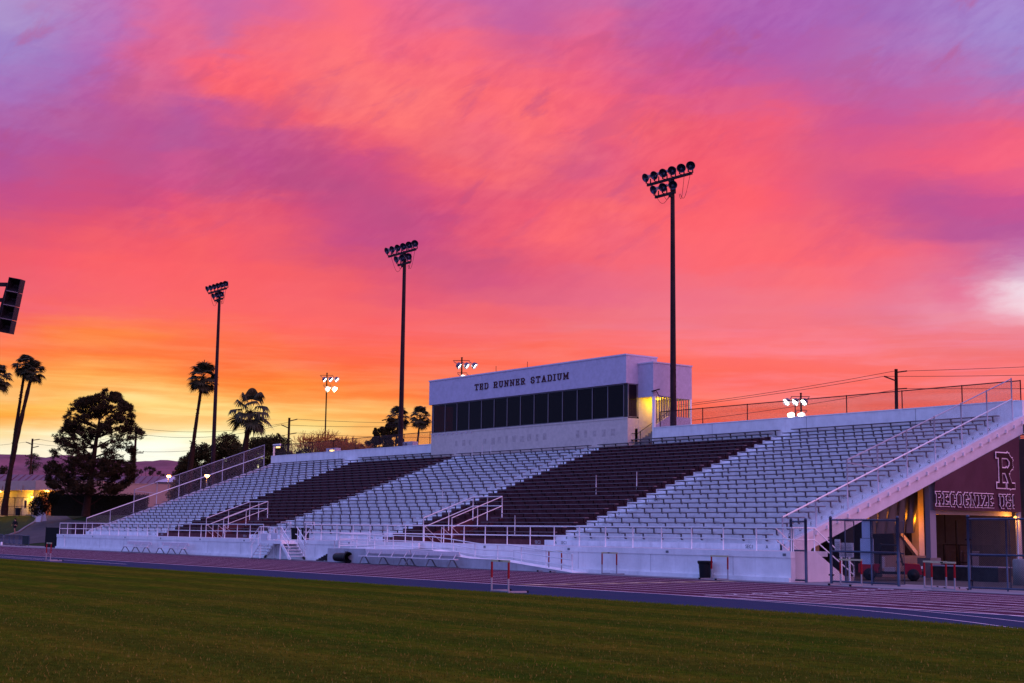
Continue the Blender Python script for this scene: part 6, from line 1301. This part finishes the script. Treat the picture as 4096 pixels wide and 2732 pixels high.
# little roof boxes and lamps behind the back wall
for x, y, z, w_, lab in ((-125.0,72.0,9.75,1.9,'pale box sign with a lamp behind the back wall fence'), (-110.9,72.0,9.8,1.7,'pale box behind the fence next to the press box')):
    t = thing('equipment_box', lab, 'box', (x, y, 9), 'pale boxes behind the back wall'); MB().box(x-w_/2,y-.3,8.4,x+w_/2,y+.3,z+.4).build('box_body', PALER, t)
    MB().box(x-w_*.25,y-.32,z+.05,x-.05,y-.30,z+.3).build('vent', FRAME, t)
for x, y, z, lab in ((-120.4,69.2,9.62,'small glowing lamp on top of the back wall'), (-131.1,69.0,10.35,'small glowing lamp on the post at the left end of the back wall')):
    t = thing('wall_light', lab, 'lamp', (x, y, z), 'small lamps on the back wall'); MB().box(x-.28,y-.14,z+.05,x+.28,y+.14,z+.12).build('hood', RAIL, t); MB().box(x-.22,y-.12,z-.05,x+.22,y+.12,z+.05).build('lens', emis('warm_lens', (1.0,0.62,0.16), 5.0), t)
    if x < -130: MB().box(x-1.0,y-.1,8.3,x-.85,y+.1,10.7).build('post', RAIL, t); MB().box(x-1.0,y-.08,10.5,x+.5,y+.08,10.7).build('bracket', RAIL, t)

# ------------------------------------------------------------------ track-side things at the left
t = thing('black_screen', 'black windscreen panel at the left end of the front wall', 'screen', (-134.6,47.1,0.03))
MB().box(-135.7,47.05,.06,-131.75,47.10,1.92).build('cloth', mat('black_cloth', (0.008,0.008,0.009), .9), t)
for x in (-135.75, -131.7): MB().tube([(x,47.12,0),(x,47.12,1.98)], .04).build('post', GALV, t)
t = thing('stored_mat', 'dark maroon pit mat standing behind the walkway railing at the left', 'mat', (-138,52,.3))
MB().box(-138.6,50.6,gz(-138,51),-132.0,52.2,2.42).build('mat_body', mat('maroon_vinyl', (0.050,0.012,0.022), .7), t)
def make_barrier():
    t = thing('crowd_barrier', '', 'barrier', (0,0,0), 'steel crowd barriers along the pavement')
    m = MB(); m.tube([(-1.05,0,.12),(-1.05,0,1.0),(-.97,0,1.1),(.97,0,1.1),(1.05,0,1.0),(1.05,0,.12)], .026, 6); m.tube([(-1.05,0,.22),(1.05,0,.22)], .022, 6); m.build('frame', GALV, t)
    m = MB()
    for i in range(16): m.tube([(-.94+i*.125,0,.22),(-.94+i*.125,0,1.1)], .010, 5)
    m.build('bars', GALV, t)
    for x in (-.85, .85): MB().tube([(x,-.32,.03),(x,-.06,.07),(x,.06,.07),(x,.32,.03)], .024, 6).build('foot', GALV, t)
    return t
bar0 = make_barrier(); bpy.context.view_layer.update()
bx = [(-160.6,49.0),(-158.2,48.8),(-155.9,48.6),(-153.5,48.5),(-151.2,48.4),(-148.9,48.2),(-146.6,47.9),(-144.2,47.6)]
for i, (x, y) in enumerate(bx): place(bar0 if i == 0 else copy_tree(bar0), (x, y, .03), math.radians(-5+R.uniform(-3,3)), f'grey steel crowd barrier, {["first","second","third","fourth","fifth","sixth","seventh","eighth"][i]} from the left of the row')
t = thing('crowd_barrier', 'last crowd barrier at the right, covered with dark mesh cloth', 'barrier', (-141.8,47.2,.03), 'steel crowd barriers along the pavement')
MB().tube([(-142.9,47.3,.0),(-142.9,47.3,1.1),(-140.7,47.2,1.1),(-140.7,47.2,.0)], .028, 6).build('frame', GALV, t); MB().box(-142.86,47.26,.25,-140.74,47.28,1.06).build('cloth', mat('grey_mesh_cloth', (0.03,0.035,0.04), .9), t)
tag(MB().lathe([(.01,0),(.10,0),(.11,.05),(.11,.30),(.06,.36),(.01,.36)], (-148.4,47.0,.03), n=12).build('white_bottle', RAIL), 'small white jug on the pavement in front of the barriers', 'jug')
for x, y, z, lab in ((-190.4,62.2,3.4,'dark trash can by the clubhouse fence, the left one'), (-188.6,64.0,3.4,'dark trash can by the clubhouse fence, the right one')):
    trash_can(lab, (x, y, z), 1.0, .38, group='trash cans by the clubhouse')
trash_can('tall black trash can with a pale lid line at the left edge behind the barriers', (-170.3,53.0,.75), 1.25, .28, group='trash cans by the road')
t = thing('sandwich_board', 'white folding board leaning by the dark hedge', 'sign', (-175,58.2,3))
for s in (-1, 1): MB().obox((-176.6+s*.02,60.6+s*.25,gz(-176.6,60.6)+.72), AXX*.28, (0,0.02,0), (0,-s*.12,.72)).build('board', BOARD, t)
def club_fence(label, pts, h=2.35):
    t = thing('mesh_fence', label, 'fence', (pts[0][0], pts[0][1], 3.4), 'mesh fences by the clubhouse'); d = 0
    for x, y in pts: MB().tube([(x,y,3.3),(x,y,3.42+h)], .045, 7).build('post', DARKST, t)
    for (a, b), (c, e) in zip(pts, pts[1:]):
        for z in (3.5, 3.42+h*.5, 3.42+h): MB().tube([(a,b,z),(c,e,z)], .03, 6).build('rail', DARKST, t)
        w_ = math.hypot(a-c, b-e); panel('chain_link_mesh', [(a,b,3.4),(c,e,3.4),(c,e,3.42+h),(a,b,3.42+h)], [(0,0),(w_,0),(w_,h),(0,h)], chain_mat('chain_link_dark', (0,0,0), .1, .01), t)
    return t
cp = [bl(-9,1.5,0), bl(-5.2,-.2,0), bl(-2.9,-.4,0), bl(-.6,-.4,0), bl(1.6,-.5,0)]
club_fence('dark mesh fence in front of the clubhouse doors', [(p[0], p[1]) for p in cp])
p = bl(.6,-.45,0); tag(MB().beam((p[0]-.3,p[1]-.42,4.75), (p[0]+.15,p[1]+.17,4.75), .03, 1.1).build('blank_board', BLUEB), 'pale blue blank board on the clubhouse fence', 'board')
p = bl(-7.0,1.0,0); tag(bbox(MB(), -8.3,.6,3.35,-6.9,1.6,4.5).build('utility_cabinet', mat('cabinet_grey', (0.20,0.17,0.18), .7)), 'grey utility cabinet beside the leaning palms', 'cabinet')

# walking person
def person(label, loc, face):
    t = thing('person', label, 'person', (0,0,0))
    def skin(name, J, E, m, parent, root=0, sub=1):
        me = bpy.data.meshes.new(name); me.from_pydata([j[:3] for j in J], E, []); o = link(name, me, parent); me.materials.append(m)
        md = o.modifiers.new('skin', 'SKIN'); md.use_smooth_shade = True
        for i, j in enumerate(J):
            v = me.skin_vertices[0].data[i]; v.radius = (j[3], j[4] if len(j) > 4 else j[3]); v.use_root = (i == root)
        o.modifiers.new('sub', 'SUBSURF').levels = sub; o.modifiers['sub'].render_levels = sub; return o
    SK = mat('skin', (0.36,0.20,0.14), .6); JK = mat('dark_jacket', (0.012,0.012,0.016), .85); SH = mat('dark_shorts', (0.010,0.010,0.014), .9); HR = mat('dark_hair', (0.02,0.014,0.010), .8)
    # joints: x right, y back, z up; mid-stride
    J = [(0,0,.93,.13,.10),(0,0,1.12,.12,.09),(0,.01,1.34,.14,.09),(0,0,1.46,.055),(0,-.01,1.54,.055),(0,-.02,1.62,.085,.10),(0,-.01,1.72,.07,.08),
         (.10,-.04,.88,.085),(.11,-.20,.50,.06),(.11,-.13,.09,.04),(.11,-.28,.03,.035),(-.10,.04,.88,.085),(-.11,.06,.50,.06),(-.11,.34,.14,.04),(-.11,.30,.02,.035),
         (.18,0,1.40,.06),(.25,.10,1.14,.045),(.24,-.04,.93,.035),(.24,-.10,.84,.03),(-.18,0,1.40,.06),(-.25,-.08,1.14,.045),(-.22,-.24,.98,.035),(-.21,-.31,.92,.03)]
    E = [(0,1),(1,2),(2,3),(3,4),(4,5),(5,6),(0,7),(7,8),(8,9),(9,10),(0,11),(11,12),(12,13),(13,14),(2,15),(15,16),(16,17),(17,18),(2,19),(19,20),(20,21),(21,22)]
    b = skin('body', J, E, SK, t)
    skin('jacket', [(0,0,.90,.17,.13),(0,0,1.12,.16,.125),(0,.01,1.34,.17,.12),(0,0,1.43,.09),(.19,0,1.39,.08),(.25,.10,1.14,.065),(.24,-.02,.95,.05),(-.19,0,1.39,.08),(-.25,-.08,1.14,.065),(-.225,-.22,1.0,.05)], [(0,1),(1,2),(2,3),(2,4),(4,5),(5,6),(2,7),(7,8),(8,9)], JK, t)
    skin('shorts', [(0,0,.90,.16,.12),(.10,-.05,.84,.11),(.11,-.17,.58,.10),(-.10,.04,.84,.11),(-.11,.06,.58,.10)], [(0,1),(1,2),(0,3),(3,4)], SH, t)
    MB().lathe([(.01,.20),(.07,.19),(.105,.13),(.112,.06),(.10,.0),(.085,-.03)], (0,.018,1.60), n=12).build('hair', HR, t)
    MB().obox((0,-.115,1.60), (.012,0,0), (0,.02,0), (0,0,.02)).build('nose', SK, t)
    place(t, loc, face)
    return t
person('person in a dark jacket and shorts walking by the road at the left', (-167.6,54.5,gz(-167.6,54.5)+.06), math.radians(35))

# loudspeaker column hung on a mast at the left edge
SPK = mat('speaker_cabinet', (0.030,0.022,0.028), .55, var=.2); HORN = mat('speaker_horn', (0.012,0.010,0.014), .6)
t = thing('speaker_column', 'column of four dark loudspeaker horns at the left edge of the picture', 'loudspeaker', (-60.1,18.75,10))
ux = AXX; cb = Vector((-60.33,18.73,10.06)); upv = (Vector((0,0,1))*.985+AXX*.175-AXY*.06).normalized(); ux = (AXX-upv*AXX.dot(upv)).normalized(); fw = ux.cross(upv).normalized()
if fw.dot(Vector((.8,-.6,0))) < 0: fw = -fw
for k in range(4):
    c = cb+upv*(.30+k*.59); m = MB(); a, b, d = ux*.26, fw*.22, upv*.285
    m.obox(c-fw*.28, a, fw*.06, d)
    for s in (-1, 1): m.obox(c+ux*s*.25-fw*.02, ux*.012, fw*.24, d); m.obox(c+upv*s*.273-fw*.02, a*.97, fw*.24, upv*.012)
    cab = m.build('speaker_cabinet', SPK, t)
    m = MB(); o = [c+fw*.21+ux*i*.235+upv*j*.255 for i, j in ((-1,-1),(1,-1),(1,1),(-1,1))]; n_ = [c-fw*.18+ux*i*.14+upv*j*.045 for i, j in ((-1,-1),(1,-1),(1,1),(-1,1))]
    for i in range(4): m.face([o[i], o[(i+1)%4], n_[(i+1)%4], n_[i]])
    m.face(n_); m.build('horn', HORN, cab)
    if k: m = MB(); m.obox(cb+upv*(.005+k*.59)+fw*.225, ux*.25, fw*.01, upv*.013); m.build('spacer', mat('spacer_grey', (0.22,0.17,0.20), .5), cab)
m = MB(); m.beam(cb+upv*2.05-ux*.26, cb+upv*1.85-ux*1.4, .10, .16); m.beam(cb+upv*1.4-ux*.26, cb+upv*1.1-ux*1.4, .10, .16); m.beam(cb+upv*.3-ux*.42, cb+upv*2.1-ux*.30, .10, .10); m.build('mounting_arm', DARKST, t)
pz = cb-ux*1.45; m = MB(); m.tube([(pz.x,pz.y,0),(pz.x,pz.y,12.6)], .16, 10); m.build('mast', DARKST, t)
